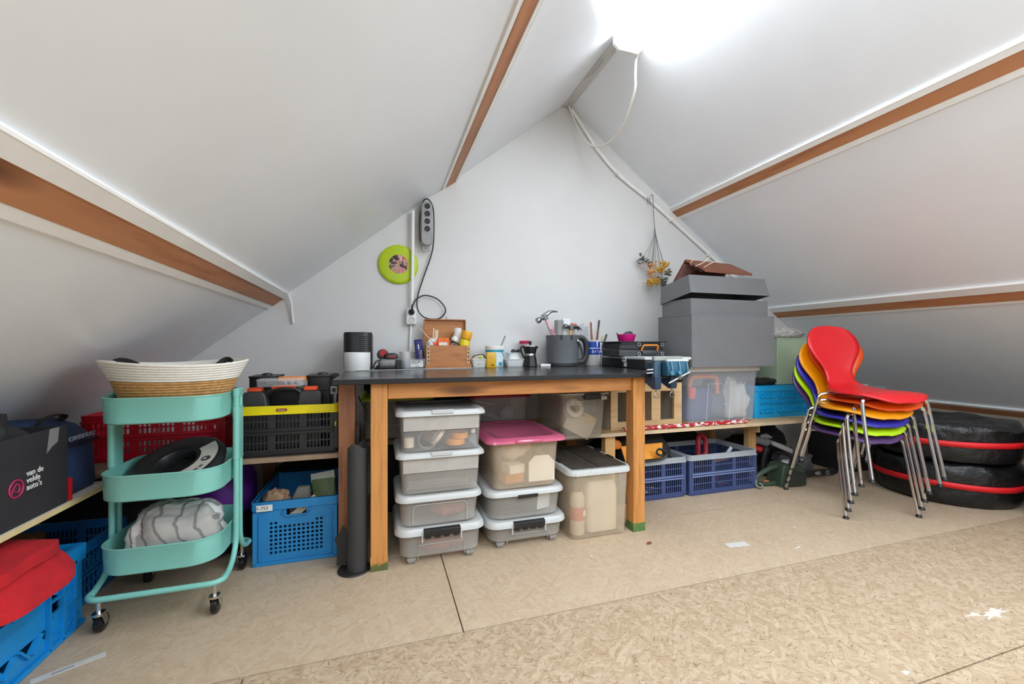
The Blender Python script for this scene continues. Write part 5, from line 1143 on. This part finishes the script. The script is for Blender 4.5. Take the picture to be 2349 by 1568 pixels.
build('steel_catch', B().lathe([(.010,0),(.010,.004),(0,.005)],14).xf(Mx((.085,-.0028,.045), rx=pi/2)), steel, bx2)
t3 = thing('small_toolbox', 'compact dark grey toolbox with an orange front handle on the flat case', 'toolbox', (1.575, 2.275, T+.0705), rad(2))
build('base_shell', B().extx([(0,0),(.006,-.0),(.20,0),(.20,.044),(.012,.044),(.0,.036)],-.17,.17), dark_grey, t3, bev=.004)
build('upper_shell', B().extx([(.010,.0445),(.20,.0445),(.20,.086),(-.004,.086),(-.004,.078),(.006,.074)],-.163,.163), dark_grey, t3, bev=.004)
build('cover', B().box(-.178,.178,-.010,.205,.0865,.092), black_pl, t3, bev=.002)
for x in (-.03, .145):
    for z, rr_ in ((.074,.010),(.015,.010)): build('hinge_ring', B().tube([(x+rr_*cos(2*pi*k/14),-.006,z+rr_*sin(2*pi*k/14)) for k in range(14)],.0025,6,closed=True), grey_pl, t3)
build('handle', B().tube([(-.012,-.004,.034),(-.008,-.016,.064),(.0,-.018,.069),(.095,-.018,.069),(.103,-.016,.064),(.107,-.004,.034)], .0075, 8, flat=.7), orange_pl, t3)
build('latch_bulge', B().loft([rr(.11,.02,.008,3,.047,-.004,.012), rr(.118,.026,.010,3,.047,-.004,.024), rr(.11,.02,.008,3,.047,-.004,.036)]), dark_grey, t3)
pb = thing('magenta_bowl', 'small magenta flexible bowl on the compact toolbox', 'bowl', (1.538, 2.40, T+.163))
build('body', B().lathe([(0,0),(.047,0),(.050,.004),(.062,.046),(.0595,.047),(.048,.006),(0,.005)],28,c0=False,c1=False), pinkish, pb)
build('lug', B().q([(-.058,-.008,.040),(-.058,.008,.040),(-.076,.004,.058),(-.076,-.004,.058),(-.054,0,.046)],[(0,1,2,3),(0,3,4),(1,4,2),(3,2,4),(0,4,1)]), pinkish, pb, sm=0)
tag(build('rounded_stone', blob(.05,.028,.03,131,.06,2,flat=-.9).xf(Mx((1.555,2.40,T+.172),ry=-.55)), dark_grey, sm=60), 'rounded black knob lying in the magenta bowl', 'knob')

vs = thing('bench_vise', 'teal cast-iron clamp-on vise fixed to the front corner of the worktop', 'vise', (1.343, 1.744, T))
vs.scale = (.88, .88, .88)
build('jaw_bar', B().box(-.088,.098,-.012,.012,.070,.094), plain('vise_grey',(150,152,146),.45), vs, bev=.003)
build('jaw_plate', B().box(-.03,.112,-.046,-.0265,.066,.078), light_grey, vs, bev=.002)
build('front_jaw', B().extx([(-.0125,.0655),(-.052,.0655),(-.064,.03),(-.060,-.012),(-.0125,-.012)],-.040,.096), teal_vise, vs, bev=.004)
for x in (-.014,.036,.086): build('jaw_rib', B().extx([(-.053,.066),(-.062,.064),(-.072,.028),(-.072,.0),(-.060,-.004)],x-.004,x+.004), plain('vise_light_teal',(72,122,146),.45), vs, bev=.002)
for x in (-.018,.032): build('screw_boss', B().lathe([(0,0),(.012,0),(.013,.006),(.010,.012),(0,.012)],16).xf(Mx((x,-.065,.004), rx=pi/2)), MATS['vise_light_teal'], vs)
build('rear_column', B().loft([rr(.042,.028,.004,2,-.066,0,-.020), rr(.042,.028,.004,2,-.066,0,.0695)]), plain('vise_steel_blue',(60,84,104),.45), vs)
for x, z0 in ((-.075,-.075),(.028,-.072)):
    cl_ = build('clamp_arm', B().extx([(-.030,-.013),(.006,-.013),(.006,-.026),(.004,-.034),(.055,-.032),(.055,-.060),(.0,z0-.012),(-.024,z0-.012),(-.030,z0)],x-.02,x+.02), navy_vise, vs, bev=.004)
    build('clamp_screw', B().cyl((x,-.010,z0-.0125),(x,-.010,z0-.028),.004,10), steel, cl_)
    build('wire_handle', B().tube(smooth([(x,-.010,z0-.028),(x-.014,-.012,z0-.044),(x-.012,-.012,z0-.056),(x+.008,-.012,z0-.058),(x+.016,-.012,z0-.046),(x,-.010,z0-.028)],4), .0026, 6), steel, cl_)
build('tommy_bar', B().cyl((-.048,-.082,-.048),(.088,-.082,.010),.0055,12), chrome, vs)
build('spindle', B().cyl((.02,-.060,-.018),(.02,-.090,-.018),.011,14), steel, vs)
for z in (.022, .004): build('rear_spindle', B().cyl((-.0875,.0,z),(-.128,.0,z-.002),.004,10,r2=.003), light_grey, vs)
fr_ = thing('slotted_frame', 'pale wooden frame with three tall slots standing on the long shelf', 'frame', (1.56, 2.205, .4255))
xs = [-.252, -.205, -.115, -.07, .03, .095, .195, .252]
build('front_board', B().grid(xs, [0,.045,.222,.272], lambda i,j: 0 if (j == 1 and i in (1,3,5)) else 1, .018, lambda u,v,d:(u,d,v)), pine_pale_x, fr_, sm=0)
build('rear_board', B().grid(xs, [0,.045,.222,.272], lambda i,j: 0 if (j == 1 and i in (1,3,5)) else 1, .018, lambda u,v,d:(u,.27+d,v)), pine_pale_x, fr_, sm=0)
for x in (-.252,-.115,.03,.234): build('divider', B().box(x,x+.018,.0185,.2695,0,.2715), plain('frame_inside',(196,186,172),.6), fr_, sm=0)
for a, b_ in ((-.2335,-.1155),(-.0965,.0295),(.0485,.2335)): build('rail', B().box(a,b_,.0185,.2695,0,.012), MATS['frame_inside'], fr_, sm=0)
build('saddle', B().box(-.08,.09,.0125,.075,.0008,.06), navy_vise, vs, bev=.003)

hm.scale = (1.15, 1.15, 1.15)

# ================================================================== RIGHT SIDE
g1 = thing('grey_archive_box', 'large grey cardboard box on the clear box, lower of the two grey ones', 'box', (2.125, 2.10, .7965))
W, D, Hh = .65, .325, .318
build('shell', B().loft([rr(W,D,.003,1,0,D/2,0), rr(W,D,.003,1,0,D/2,Hh)]), grey_board, g1, sm=0)
build('lid_edge', B().loft([rr(W+.003,D+.003,.003,1,0,D/2,Hh+.0003), rr(W+.003,D+.003,.003,1,0,D/2,Hh+.003)]), plain('grey_card_edge',(126,127,128),.7), g1, sm=0)
g2 = thing('grey_archive_box', 'upper grey cardboard box with its flared lid tilted open at the front', 'box', (2.125, 2.13, .7965+.3215))
W, D, Hh = .61, .28, .10
build('shell', B().loft([rr(W,D,.003,1,0,D/2,0), rr(W,D,.003,1,0,D/2,Hh)], True, False), grey_board, g2, sm=0, solid=.003)
b = B(); M = Mx((0, D+.004, .098), rx=rad(-9.5))
q = lambda e, z, f=0: [tuple(M @ Vector(p)) for p in rr(W+e, D+e, .003, 1, 0, -(D+.004)/2-.002, z)]
b.loft([q(.018,-.012), q(-.004,.105)], False, True)
build('flared_lid', b, grey_board, g2, sm=0, solid=.003)
fo = thing('leather_folder', 'brown leather folder standing tent-wise on the upper grey box', 'folder', (2.10, 2.30, 1.40))
def fold_panel(y1, z1, x0, x1, sk, t=.016):
    return B().loft([[(x0,0,.095),(x1,0,.085),(x1,.004*(1 if y1>0 else -1),.085-t),(x0,.004*(1 if y1>0 else -1),.095-t)],[(x0+sk,y1,z1),(x1+sk,y1,z1-.006),(x1+sk,y1,z1-.006-t),(x0+sk,y1,z1-t)]])
build('front_cover', fold_panel(-.145, .004, -.185, .19, .035), brown_leather, fo, sm=0, bev=.003)
build('rear_cover', fold_panel(.115, -.075, -.185, .19, -.03), brown_leather, fo, sm=0, bev=.003)
build('lining', B().loft([[(-.178,-.004,.073),(.18,-.004,.068),(.18,-.004,.066),(-.178,-.004,.071)],[(-.165,-.12,-.004),(.18,-.12,-.010),(.18,-.12,-.012),(-.165,-.12,-.006)]]), brown_inner, fo, sm=0)
build('patterned_pocket', B().loft([[(-.18,.012,.066),(.19,.012,.062),(.19,.012,.060),(-.18,.012,.064)],[(-.20,.095,-.058),(.19,.095,-.06),(.19,.095,-.062),(-.20,.095,-.06)]]), plain('pink_marbled_paper',(160,112,106),.6,var=.4,vscale=40), fo, sm=0)
for k, pts in enumerate(([(-.19,-.10,.03),(-.15,-.12,.05),(-.12,-.13,.075),(-.105,-.14,.095)],[(-.21,-.09,.035),(-.225,-.10,.05),(-.215,-.11,.065),(-.195,-.12,.068)],[(-.15,-.13,.02),(-.11,-.145,.045),(-.07,-.15,.058),(-.045,-.155,.06)])):
    build('raffia_end', B().tube(smooth([(x,y,z) for x,y,z in pts],4), .002, 6), cream, fo)
# green carton, fur roll, small things on the long shelf end
gb = thing('green_carton', 'pale sage green carton on the sky blue crate', 'carton', (2.93, 2.30, .651))
build('shell', B().loft([rr(.44,.17,.003,1,0,.085,0), rr(.44,.17,.003,1,0,.085,.325)]), green_board, gb, sm=0)
build('lid', B().loft([rr(.446,.176,.003,1,0,.085,.3255), rr(.446,.176,.003,1,0,.085,.333)]), green_board, gb, sm=0)
tag(build('fur_throw', blob(.18,.085,.05,141,.1,3).xf(Mx((2.88,2.40,.986))), fur, sm=60), 'rolled grey fur throw on top of the sage green carton', 'throw')
tag(build('dark_rag', blob(.11,.06,.03,143,.25,3).xf(Mx((2.62,2.35,.652))), black_soft, sm=60), 'dark rag lying on the sky blue crate beside the green carton', 'rag')
ws = thing('wall_box', 'grey weatherproof electric box against the right roof slope behind the chairs', 'electric box', (3.39, 2.36, .722))
build('housing', B().box(-.035,.035,-.05,.05,0,.13), plain('box_grey',(150,150,148),.5), ws, bev=.006)
build('cover_frame', B().grid([-.03,-.02,.02,.03],[.012,.03,.10,.118],lambda i,j: 0 if i==1 and j==1 else 1,.006,lambda u,v,d:(u,-.0505-d,v)), light_grey, ws, sm=0)
dk = thing('dark_chest', 'dark chest with a grey lid tray behind the stacked chairs', 'chest', (3.45, 2.20, 0))
build('body', B().loft([rr(.40,.30,.02,3,0,.15,0), rr(.42,.32,.02,3,0,.15,.60)]), plain('chest_black',(34,34,36),.6), dk)
build('lid', B().loft([rr(.43,.33,.02,3,0,.15,.6005), rr(.43,.33,.02,3,0,.15,.622)]), plain('chest_lid_grey',(150,154,158),.4), dk)
tag(build('grey_strap', B().tube(smooth([(3.27,2.215,.628),(3.33,2.22,.648),(3.40,2.23,.655),(3.44,2.24,.640),(3.55,2.25,.630)],4),.007,6,flat=.5), light_grey), 'pale grey strap lying across the dark chest lid behind the chairs', 'strap')
# red spattered pole on the shelf edge
tag(build('painted_pole', B().cyl((1.36,2.150,.4385),(2.27,2.150,.4385),.0125,16), spatter, sm=40), 'red pole spattered with white paint lying on the long shelf edge', 'pole')
# in and on the navy crates
yp2 = thing('amber_pouch', 'amber yellow and black padded pouch sticking out of the crate behind the bench leg', 'pouch', (1.565, 2.30, .025))
build('body', B().loft([rr(.30,.16,.03,4,0,0,0), rr(.34,.18,.03,4,0,0,.15), rr(.36,.16,.04,4,0,-.02,.26), rr(.30,.08,.03,4,0,-.0,.34)]).jit(.006,7,5), black_soft, yp2, sm=60)
build('amber_flap', B().loft([[(-.19,-.100,.295),(.10,-.100,.300),(.10,-.095,.305),(-.19,-.095,.300)],[(-.18,-.135,.22),(.07,-.135,.225),(.07,-.128,.225),(-.18,-.128,.22)]]).jit(.004,8,6), plain('amber_fabric',(232,150,30),.6), yp2, sm=0)
build('amber_tag', blob(.04,.02,.035,151,.1,3).xf(Mx((-.23,-.10,.29))), plain('amber_dark',(196,110,30),.6), yp2, sm=60)
build('black_hook', B().tube(smooth([(-.17,-.165,.225),(-.02,-.170,.222),(.06,-.175,.235),(.07,-.17,.262),(.03,-.16,.285),(.02,-.155,.255),(.07,-.165,.236)],4), .009, 8, flat=.5), black_pl, yp2)
random.seed(12)
def clutter(name, label, x0, x1, y0, y1, z0, z1, cols_, n):
    """separate small tools lying in a crate, each an object of its own"""
    for k in range(n):
        m = cols_[k % len(cols_)]; l = random.uniform(.10,.2); r = random.uniform(.006,.014)
        x = random.uniform(x0+.05,x1-.05); y = random.uniform(y0,y1); z = z0 + (z1-z0)*k/n; a = random.uniform(-.5,.5); e = random.uniform(-.25,.25)
        t = thing(name, label[k % len(label)] , 'tool', (x, y, z), a, ry=e)
        build('grip', B().tube([(-l/2,0,0),(-l/2+.01,0,0),(-.02,0,0),(0,0,0)],[r*.8,r,r*.9,r*.5],10), m, t)
        build('shank', B().tube([(.001,0,0),(l/2,0,0)],[.004,.003],8), steel, t)
clutter('screwdriver', ['%s gripped tool, %s in the crate beside the chainsaw' % (c, w) for w in ('deepest', 'halfway up', 'near the top') for c in ('orange','red','black')], 1.86,2.30,2.17,2.40,.035,.13,[red_orange,red_pl,black_pl],9)
clutter('spanner', ['%s gripped tool, %s in the crate behind the bench leg' % (c, w) for w in ('low', 'higher up') for c in ('steel', 'grey plastic')], 1.38,1.76,2.165,2.19,.03,.09,[steel,grey_pl],4)
for o in [o for o in bpy.data.objects if o.parent is None]:
    if o.name.startswith('screwdriver'): o['group'] = 'hand tools in the crate beside the chainsaw'
    if o.name.startswith('spanner'): o['group'] = 'hand tools in the crate behind the bench leg'
tag(build('orange_clamp_grip', B().tube([(2.02,2.165,.195),(2.06,2.165,.205),(2.15,2.165,.212)],[.012,.014,.012],10), plain('grip_amber',(240,160,40),.45)), 'amber ridged tool grip just under the crate rim beside the chainsaw', 'tool')
tag(build('red_tool_loop', B().tube(smooth([(2.03,2.31,.10),(2.03,2.31,.24),(2.04,2.32,.31),(2.07,2.33,.325),(2.105,2.33,.30),(2.10,2.32,.24),(2.085,2.31,.20),(2.03,2.31,.17)],4),.016,8), plain('dull_red_plastic',(150,30,44),.5)), 'dull red loop handle rising from the crate beside the chainsaw', 'tool')
tag(build('black_toolroll', blob(.23,.14,.105,153,.12,2).xf(Mx((2.085,2.335,.022))), black_soft, sm=60), 'black tool roll filling the back of the crate beside the chainsaw', 'tool roll')
tag(build('steel_rod_end', B().box(-.011,.011,-.003,.003,0,.10).xf(Mx((2.13,2.20,.19),ry=.75)), light_grey, sm=0), 'pale steel bar end poking over the crate rim beside the chainsaw', 'bar')

# chainsaw on the floor
ch = thing('chainsaw', 'dark green chainsaw lying on the floor beside the navy crate', 'chainsaw', (2.455, 2.10, 0), rad(-6))
build('motor_housing', B().extr([(.045,.0),(.20,.0),(.235,.018),(.235,.10),(.20,.135),(.11,.145),(.07,.14),(.06,.10)],.0,.13), saw_green, ch, bev=.008)
build('side_cover', B().extr([(.085,.010),(.225,.012),(.23,.085),(.15,.105),(.095,.10)],-.016,-.0005), plain('saw_black_green',(38,44,40),.5), ch, bev=.004)
build('rear_handle', B().tube(smooth([(.055,.05,.125),(.01,.05,.118),(-.05,.05,.092),(-.088,.05,.070),(-.098,.05,.045),(-.085,.05,.024),(-.03,.05,.018),(.045,.05,.016)],5), .0155, 10), saw_green, ch)
build('trigger', B().box(-.045,-.005,.044,.056,.022,.040), plain('trigger_orange',(190,110,70),.6), ch, bev=.003)
build('front_guard', B().tube(smooth([(.10,-.01,.146),(.115,-.01,.19),(.125,.05,.205),(.12,.13,.19),(.11,.14,.146)],4), .010, 8), black_pl, ch)
build('silver_cap', B().loft([rr(.07,.06,.012,3,.16,.06,.1455), rr(.06,.05,.01,3,.165,.06,.158)]), light_grey, ch)
build('guide_bar', B().loft([[(.236,.045,.040),(.236,.052,.040),(.236,.052,.088),(.236,.045,.088)],[(.52,.045,.046),(.52,.052,.046),(.52,.052,.082),(.52,.045,.082)],[(.545,.045,.056),(.545,.052,.056),(.545,.052,.072),(.545,.045,.072)]]), plain('bar_black',(30,30,31),.4), ch, sm=0)
tb_ = B()
for k in range(22):
    x = .245+.0125*k
    for z, s in ((.040+.0002*k,-1),(.088-.0003*k,1)): tb_.q([(x,.044,z),(x+.007,.044,z),(x+.006,.044,z+s*.007),(x,.053,z),(x+.007,.053,z),(x+.006,.053,z+s*.007)],[(0,1,2),(3,5,4),(0,3,4,1),(1,4,5,2),(2,5,3,0)])
build('chain_teeth', tb_, steel, ch, sm=0)['kind'] = 'stuff'
for x, r in ((.37,.008),(.39,.010),(.46,.012)): build('bar_mark', B().tube([(x+r*cos(2*pi*k/16),.0445,.063+r*sin(2*pi*k/16)) for k in range(16)],.0018,6,closed=True), light_grey, ch)
build('cable_hook', B().tube(smooth([(-.098,.045,.05),(-.118,.03,.045),(-.122,.02,.02),(-.105,.005,.010),(-.088,.01,.022),(-.095,.03,.03)],4),.007,8), plain('hook_grey_green',(120,124,112),.5), ch)
# stick vacuum / trimmer, cloth and dark things at the back
vc = thing('cordless_trimmer', 'grey and black power tool with a red part leaning beside the shelf post', 'power tool', (2.66, 2.36, .10), rad(-15))
build('barrel', B().tube([(-.13,-.02,.165),(-.06,-.02,.150),(.0,-.02,.135)],[.026,.030,.034],14), plain('barrel_grey',(122,124,128),.4), vc)
build('nozzle', B().tube([(-.05,-.025,.178),(-.01,-.03,.185),(.03,-.03,.17)],[.012,.018,.008],10), grey_pl, vc)
build('silver_body', B().loft([[(.02,-.06,.12),(.02,.04,.12),(.02,.04,.155),(.02,-.06,.150)],[(.17,-.06,.055),(.17,.04,.055),(.17,.04,.105),(.17,-.06,.092)]]), plain('tool_silver',(176,178,182),.35), vc, bev=.008)
build('dark_grip', B().tube([(.0,-.02,.10),(-.02,-.02,.03),(-.03,-.02,-.06),(-.03,-.02,-.0985)],[.026,.024,.028,.034],12), black_pl, vc)
build('red_lock', B().tube([(-.10,-.045,.10),(-.07,-.05,.09),(-.05,-.045,.10)],[.020,.026,.014],10), red_pl, vc)
tag(build('dark_cloth', blob(.14,.11,.10,161,.25,2.4).xf(Mx((2.93,2.36,.002))), plain('charcoal_cloth',(92,90,92),.9,var=.2), sm=60), 'charcoal cloth heaped on the floor behind the chainsaw', 'cloth')
tag(build('dark_bag', blob(.16,.14,.15,163,.18,2).xf(Mx((2.68,2.60,.002))), black_soft, sm=60), 'black bag on the floor in the shade under the long shelf end', 'bag')

# ------------------------------------------------------------------ six stacked chairs
def chair(color, label, loc, rz, ry=0):
    t = thing('stacking_chair', label, 'chair', loc, rz, 'coloured chairs in the stack')
    # centre line of the one-piece shell from the top of the back to the front edge of the seat: (y, z, half width)
    cl_ = [(.272,.815,.03),(.270,.808,.082),(.264,.785,.125),(.252,.745,.158),(.238,.70,.170),(.224,.655,.160),(.212,.61,.132),(.202,.570,.104),(.192,.535,.090),(.178,.502,.088),(.155,.472,.096),(.122,.452,.118),(.08,.443,.150),(.03,.439,.180),(-.03,.437,.197),(-.09,.438,.198),(-.14,.438,.191),(-.175,.433,.172),(-.200,.421,.140),(-.215,.406,.098),(-.222,.394,.04)]
    rows_ = []
    P = smooth([(y, z, w) for y, z, w in cl_], 2)
    for i, p in enumerate(P):
        a = P[max(i-1,0)]; b2 = P[min(i+1,len(P)-1)]; d = Vector((b2[0]-a[0], b2[1]-a[1])).normalized(); n_ = Vector((-d.y, d.x))
        if n_.y < 0 and p[1] < .5: n_ = -n_
        row = []
        for k in range(13):
            u = -1+2*k/12; x = p[2]*u
            dish = (.020 if p[1] > .55 else .012)*u*u*(p[2]/.2)
            if p[1] > .5: row.append((x, p[0]-dish*1.0, p[1]))
            else: row.append((x, p[0], p[1]-.012*abs(u)**3*(p[2]/.2)))
        rows_.append(row)
    b = B().loft(rows_, False, False, closed=False)
    build('shell', b, plain('chair_'+color, dict(red=(206,24,34),orange=(238,84,14),amber=(240,156,10),blue=(44,40,150),lime=(176,216,12),purple=(82,54,104))[color], .32, var=.02), t, sm=80, solid=.009)
    for sx in (-1, 1):
        for sy in (-1, 1):
            if sy < 0: pts = [(sx*.03,-.10,.413),(sx*.12,-.135,.413),(sx*.165,-.152,.411),(sx*.184,-.160,.396),(sx*.190,-.166,.36),(sx*.198,-.195,.2),(sx*.205,-.232,.012)]
            else: pts = [(sx*.03,.04,.413),(sx*.11,.085,.413),(sx*.155,.110,.411),(sx*.176,.123,.397),(sx*.182,.130,.36),(sx*.194,.175,.2),(sx*.205,.232,.012)]
            lg = build('leg', B().tube(smooth(pts, 5), .0092, 10), chrome, t)
            x, y, z = pts[-1]
            build('foot_glide', B().lathe([(.0098,.016),(.0105,.010),(.014,.006),(.0145,.0),(0,0)],14,(x,y,0),c0=False), black_pl, lg)
    build('seat_plate', B().loft([rr(.10,.20,.03,4,0,-.03,.4215), rr(.11,.21,.03,4,0,-.03,.4275)]), black_pl, t)
    for sx, sy in ((-1,-1),(1,-1),(-1,1),(1,1)): build('spacer', B().box(sx*.13-.008,sx*.13+.008,(-.14 if sy<0 else .10)-.006,(-.14 if sy<0 else .10)+.006,.4145,.4265), clear('spacer_clear',(220,220,220),.3,.7), t, sm=0)
    return t
fx, fy = -.256, -.967
base = Vector((2.644, 1.790)); th0 = rad(-14.8)
for k, (c, lab_) in enumerate((('purple','purple chair at the very bottom of the stack, standing on the floor'),('lime','lime green chair, second from the floor in the stack'),('blue','deep blue chair in the middle of the stack below the amber one'),
                               ('amber','amber yellow chair stacked between the blue and the orange chairs'),('orange','orange chair directly beneath the red chair in the stack'),('red','glossy red chair on top of the stack'))):
    p = base + Vector((fx, fy))*(.016*k) ; th = th0
    if k == 4: p = p + Vector((.967,-.256))*.050; th = th0 - rad(3)
    if k == 3: p = p + Vector((.967,-.256))*.008
    if k == 5: p = p + Vector((fx, fy))*.040 + Vector((.967,-.256))*.012; th = th0 + rad(3)
    chair(c, lab_, (p.x, p.y, .047*k), th)

# ------------------------------------------------------------------ tyre bags
def tyre_bag(label, x, y, z, r, h, seed, group, loop=False):
    t = thing('tyre_bag', label, 'tyre bag', (x, y, z), seed*.9, group)
    prof = [(0,.004),(r*.6,.0),(r*.9,.006),(r*.975,h*.12),(r,h*.32),(r,h*.66),(r*.985,h*.86),(r*.91,h*.97),(r*.66,h*.99),(r*.35,h*.95),(0,h*.94)]
    n = 72; rings = []
    P = smooth([(a, 0, b_) for a, b_ in prof], 4)
    for p in P:
        ring = []
        for k in range(n):
            a = 2*pi*k/n; q = Vector((cos(a)*p.x*7, sin(a)*p.x*7, p.z*14+seed*9))
            edge = 1 if p.z > h*.7 else .45
            f = 1 + .028*edge*noise.fractal(q*1.5, .6, 2.2, 5)
            zz = p.z + (.020*edge*noise.fractal(q*.8, .8, 2.1, 4)*(1 if p.z > h*.3 else 0))
            ring.append((cos(a)*p.x*f, sin(a)*p.x*f, max(0, min(zz, h))))
        rings.append(ring)
    build('cover', B().loft(rings), tyre_nylon, t, sm=50)
    bz = h*.5
    rg_ = []
    for z_ in (-.016, .016):
        rg_.append([(cos(2*pi*k/n)*(r*1.014+.003), sin(2*pi*k/n)*(r*1.014+.003), bz+z_+.003*sin(3*2*pi*k/n)) for k in range(n)])
    build('red_band', B().loft(rg_, False, False), red_band, t, sm=60, solid=.004)
    return t
TG = 'black tyre bags with red bands'
TX, TY = 3.415, 1.735
tyre_bag('dull tyre bag with red band on the floor, lower of the pair behind the chairs', TX, TY, .001, .335, .245, 1, TG)
tyre_bag('black shiny tyre bag with bright red band, upper of the pair behind the chairs', TX+.005, TY, .2465, .335, .235, 2, TG)
TX2, TY2 = 3.625, 1.095
tb1 = tyre_bag('black tyre bag with a red carry loop on the floor by the right frame edge', TX2, TY2, .001, .31, .235, 3, TG)
tyre_bag('black tyre bag with red band on top of the bag with the red carry loop', TX2, TY2, .2365, .31, .225, 4, TG)
# carry loop of the lower near bag (strap seen from the camera side)
lp = smooth([(-.292,.045,.160),(-.335,.060,.150),(-.375,.065,.105),(-.385,.06,.075),(-.36,.05,.045),(-.325,.03,.022),(-.290,.02,.014)], 6)
b = B(); rings = []
for i, p in enumerate(lp):
    a = lp[max(i-1,0)]; c = lp[min(i+1,len(lp)-1)]; d = (c-a).normalized(); w = Vector((.25,.968,0)); nrm = d.cross(w).normalized()
    w = (w*.019)
    rings.append([p-w-nrm*.0015, p+w-nrm*.0015, p+w+nrm*.0015, p-w+nrm*.0015])
b.loft(rings)
Rz = Matrix.Rotation(-3*.9, 4, 'Z')
build('carry_loop', b.xf(Rz), red_band, tb1, sm=60)

# ------------------------------------------------------------------ small things on the floor
tag(build('floor_sticker', B().box(-.055,.055,-.020,.020,.0002,.0012).xf(Mx((1.588,1.556,0),rz=-.12)), plain('sticker_pale',(204,200,194),.5,var=.06,vscale=40), sm=0), 'pale sticker on the floor boards near the right bench leg', 'sticker')
s2 = thing('floor_sticker', 'pale sticker with a dark smudge on the floor by the trolley wheel', 'sticker', (-.848, 1.535, .0002), .5)
build('paper', B().box(-.075,.075,-.012,.012,0,.001), MATS['sticker_pale'], s2, sm=0)
build('smudge', B().box(-.035,.01,-.005,.002,.0011,.0015), grey_pl, s2, sm=0)
tag(build('wood_chip', B().tube([(1.19,1.685,.005),(1.20,1.68,.009),(1.212,1.683,.006)],[.005,.006,.004],7), plain('chip_brown',(132,76,48),.8)), 'small brown wood chip on the floor before the hinged-lid box', 'chip')
def splash(x, y, r, seed, name='paint_splash'):
    n = 22; b = B(); pts = []
    for k in range(n):
        a = 2*pi*k/n; f = r*(.35+1.1*abs(noise.noise(Vector((cos(a)*2.6, sin(a)*2.6, seed)))*1.6)); pts.append((x+f*1.6*cos(a), y+f*.6*sin(a)))
    return b.prism(pts, .0001, .0007)
sp_mat = plain('dried_white_paint', (204,196,184), .6, var=.06, vscale=50)
for k, (x, y, r) in enumerate(((2.03,.89,.040),(1.95,.905,.022),(1.42,.80,.012),(1.02,.715,.015),(2.02,1.62,.010),(1.83,1.45,.012),(1.95,1.42,.008))):
    build('paint_splash', splash(x, y, r, k*3.3), sp_mat, floor, sm=0)

# black sacks, filler cases and sheet added to deepen shade at the back
dk_m = plain('shade_fill_black', (20, 20, 21), .8, var=.3)
tag(build('black_sack', blob(.22,.12,.20,201,.14,2).xf(Mx((-.36,2.63,.002))), dk_m, sm=60), 'black sack added to deepen the shade behind the stickered blue crate', 'sack')
tag(build('filler', B().loft([rr(.50,.16,.04,4,0,0,0), rr(.52,.18,.045,4,0,0,.03), rr(.52,.18,.045,4,0,0,.36), rr(.50,.16,.04,4,0,0,.39)]).xf(Mx((.26,2.52,.002))), dk_m), 'dark suitcase added to deepen the shade behind the four-box stack', 'filler')
tag(build('filler', B().loft([rr(.34,.14,.04,4,0,0,0), rr(.36,.16,.045,4,0,0,.03), rr(.36,.16,.045,4,0,0,.36), rr(.34,.14,.04,4,0,0,.39)]).xf(Mx((.64,2.52,.002))), dk_m), 'dark suitcase added to deepen the shade behind the pink-lidded stack', 'filler')
tag(build('black_sack', blob(.26,.10,.22,205,.14,2).xf(Mx((1.62,2.64,.002))), dk_m, sm=60), 'black sack added to deepen the shade behind the crate with the amber pouch', 'sack')
tag(build('black_sack', blob(.26,.10,.23,207,.14,2).xf(Mx((2.10,2.65,.002))), dk_m, sm=60), 'black sack added to deepen the shade behind the crate beside the chainsaw', 'sack')
tag(build('black_sack', blob(.17,.10,.20,209,.14,2).xf(Mx((2.98,2.62,.002))), dk_m, sm=60), 'black sack added to deepen the shade behind the charcoal cloth', 'sack')
tag(build('folded_jacket', blob(.16,.13,.035,211,.2,2.4).xf(Mx((.10,2.50,.656))), plain('navy_jacket',(26,30,46),.9,var=.2), sm=60), 'navy folded jacket lying on the lime-lidded box', 'jacket')
tag(build('dark_fabric_roll', blob(.10,.10,.05,213,.2,2.4).xf(Mx((.38,2.52,.426))), plain('maroon_fabric',(70,26,30),.9,var=.3), sm=60), 'maroon fabric bundle between the lime and crimson lidded boxes', 'fabric')
tag(build('shade_sheet', B().box(-.09,.86,2.765,2.775,.43,.76), dk_m, sm=0), 'black sheet added to deepen the shade behind the boxes under the workbench', 'board')
tag(build('black_sack', blob(.30,.14,.20,215,.14,2).xf(Mx((-1.12,2.42,.002))), dk_m, sm=60), 'black sack added to deepen the shade below the red folding crate', 'sack')
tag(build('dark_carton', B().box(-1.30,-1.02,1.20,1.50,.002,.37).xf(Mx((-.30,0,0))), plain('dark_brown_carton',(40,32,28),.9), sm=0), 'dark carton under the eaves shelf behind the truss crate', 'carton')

# lettering becomes plain mesh objects
dg = bpy.context.evaluated_depsgraph_get()
for o in [o for o in bpy.data.objects if o.type == 'FONT']:
    me = bpy.data.meshes.new_from_object(o.evaluated_get(dg)); nm = o.name; par = o.parent; lo = o.location.copy(); ro = o.rotation_euler.copy()
    bpy.data.objects.remove(o)
    n = bpy.data.objects.new(nm, me); COL.objects.link(n); n.parent = par; n.location = lo; n.rotation_euler = ro
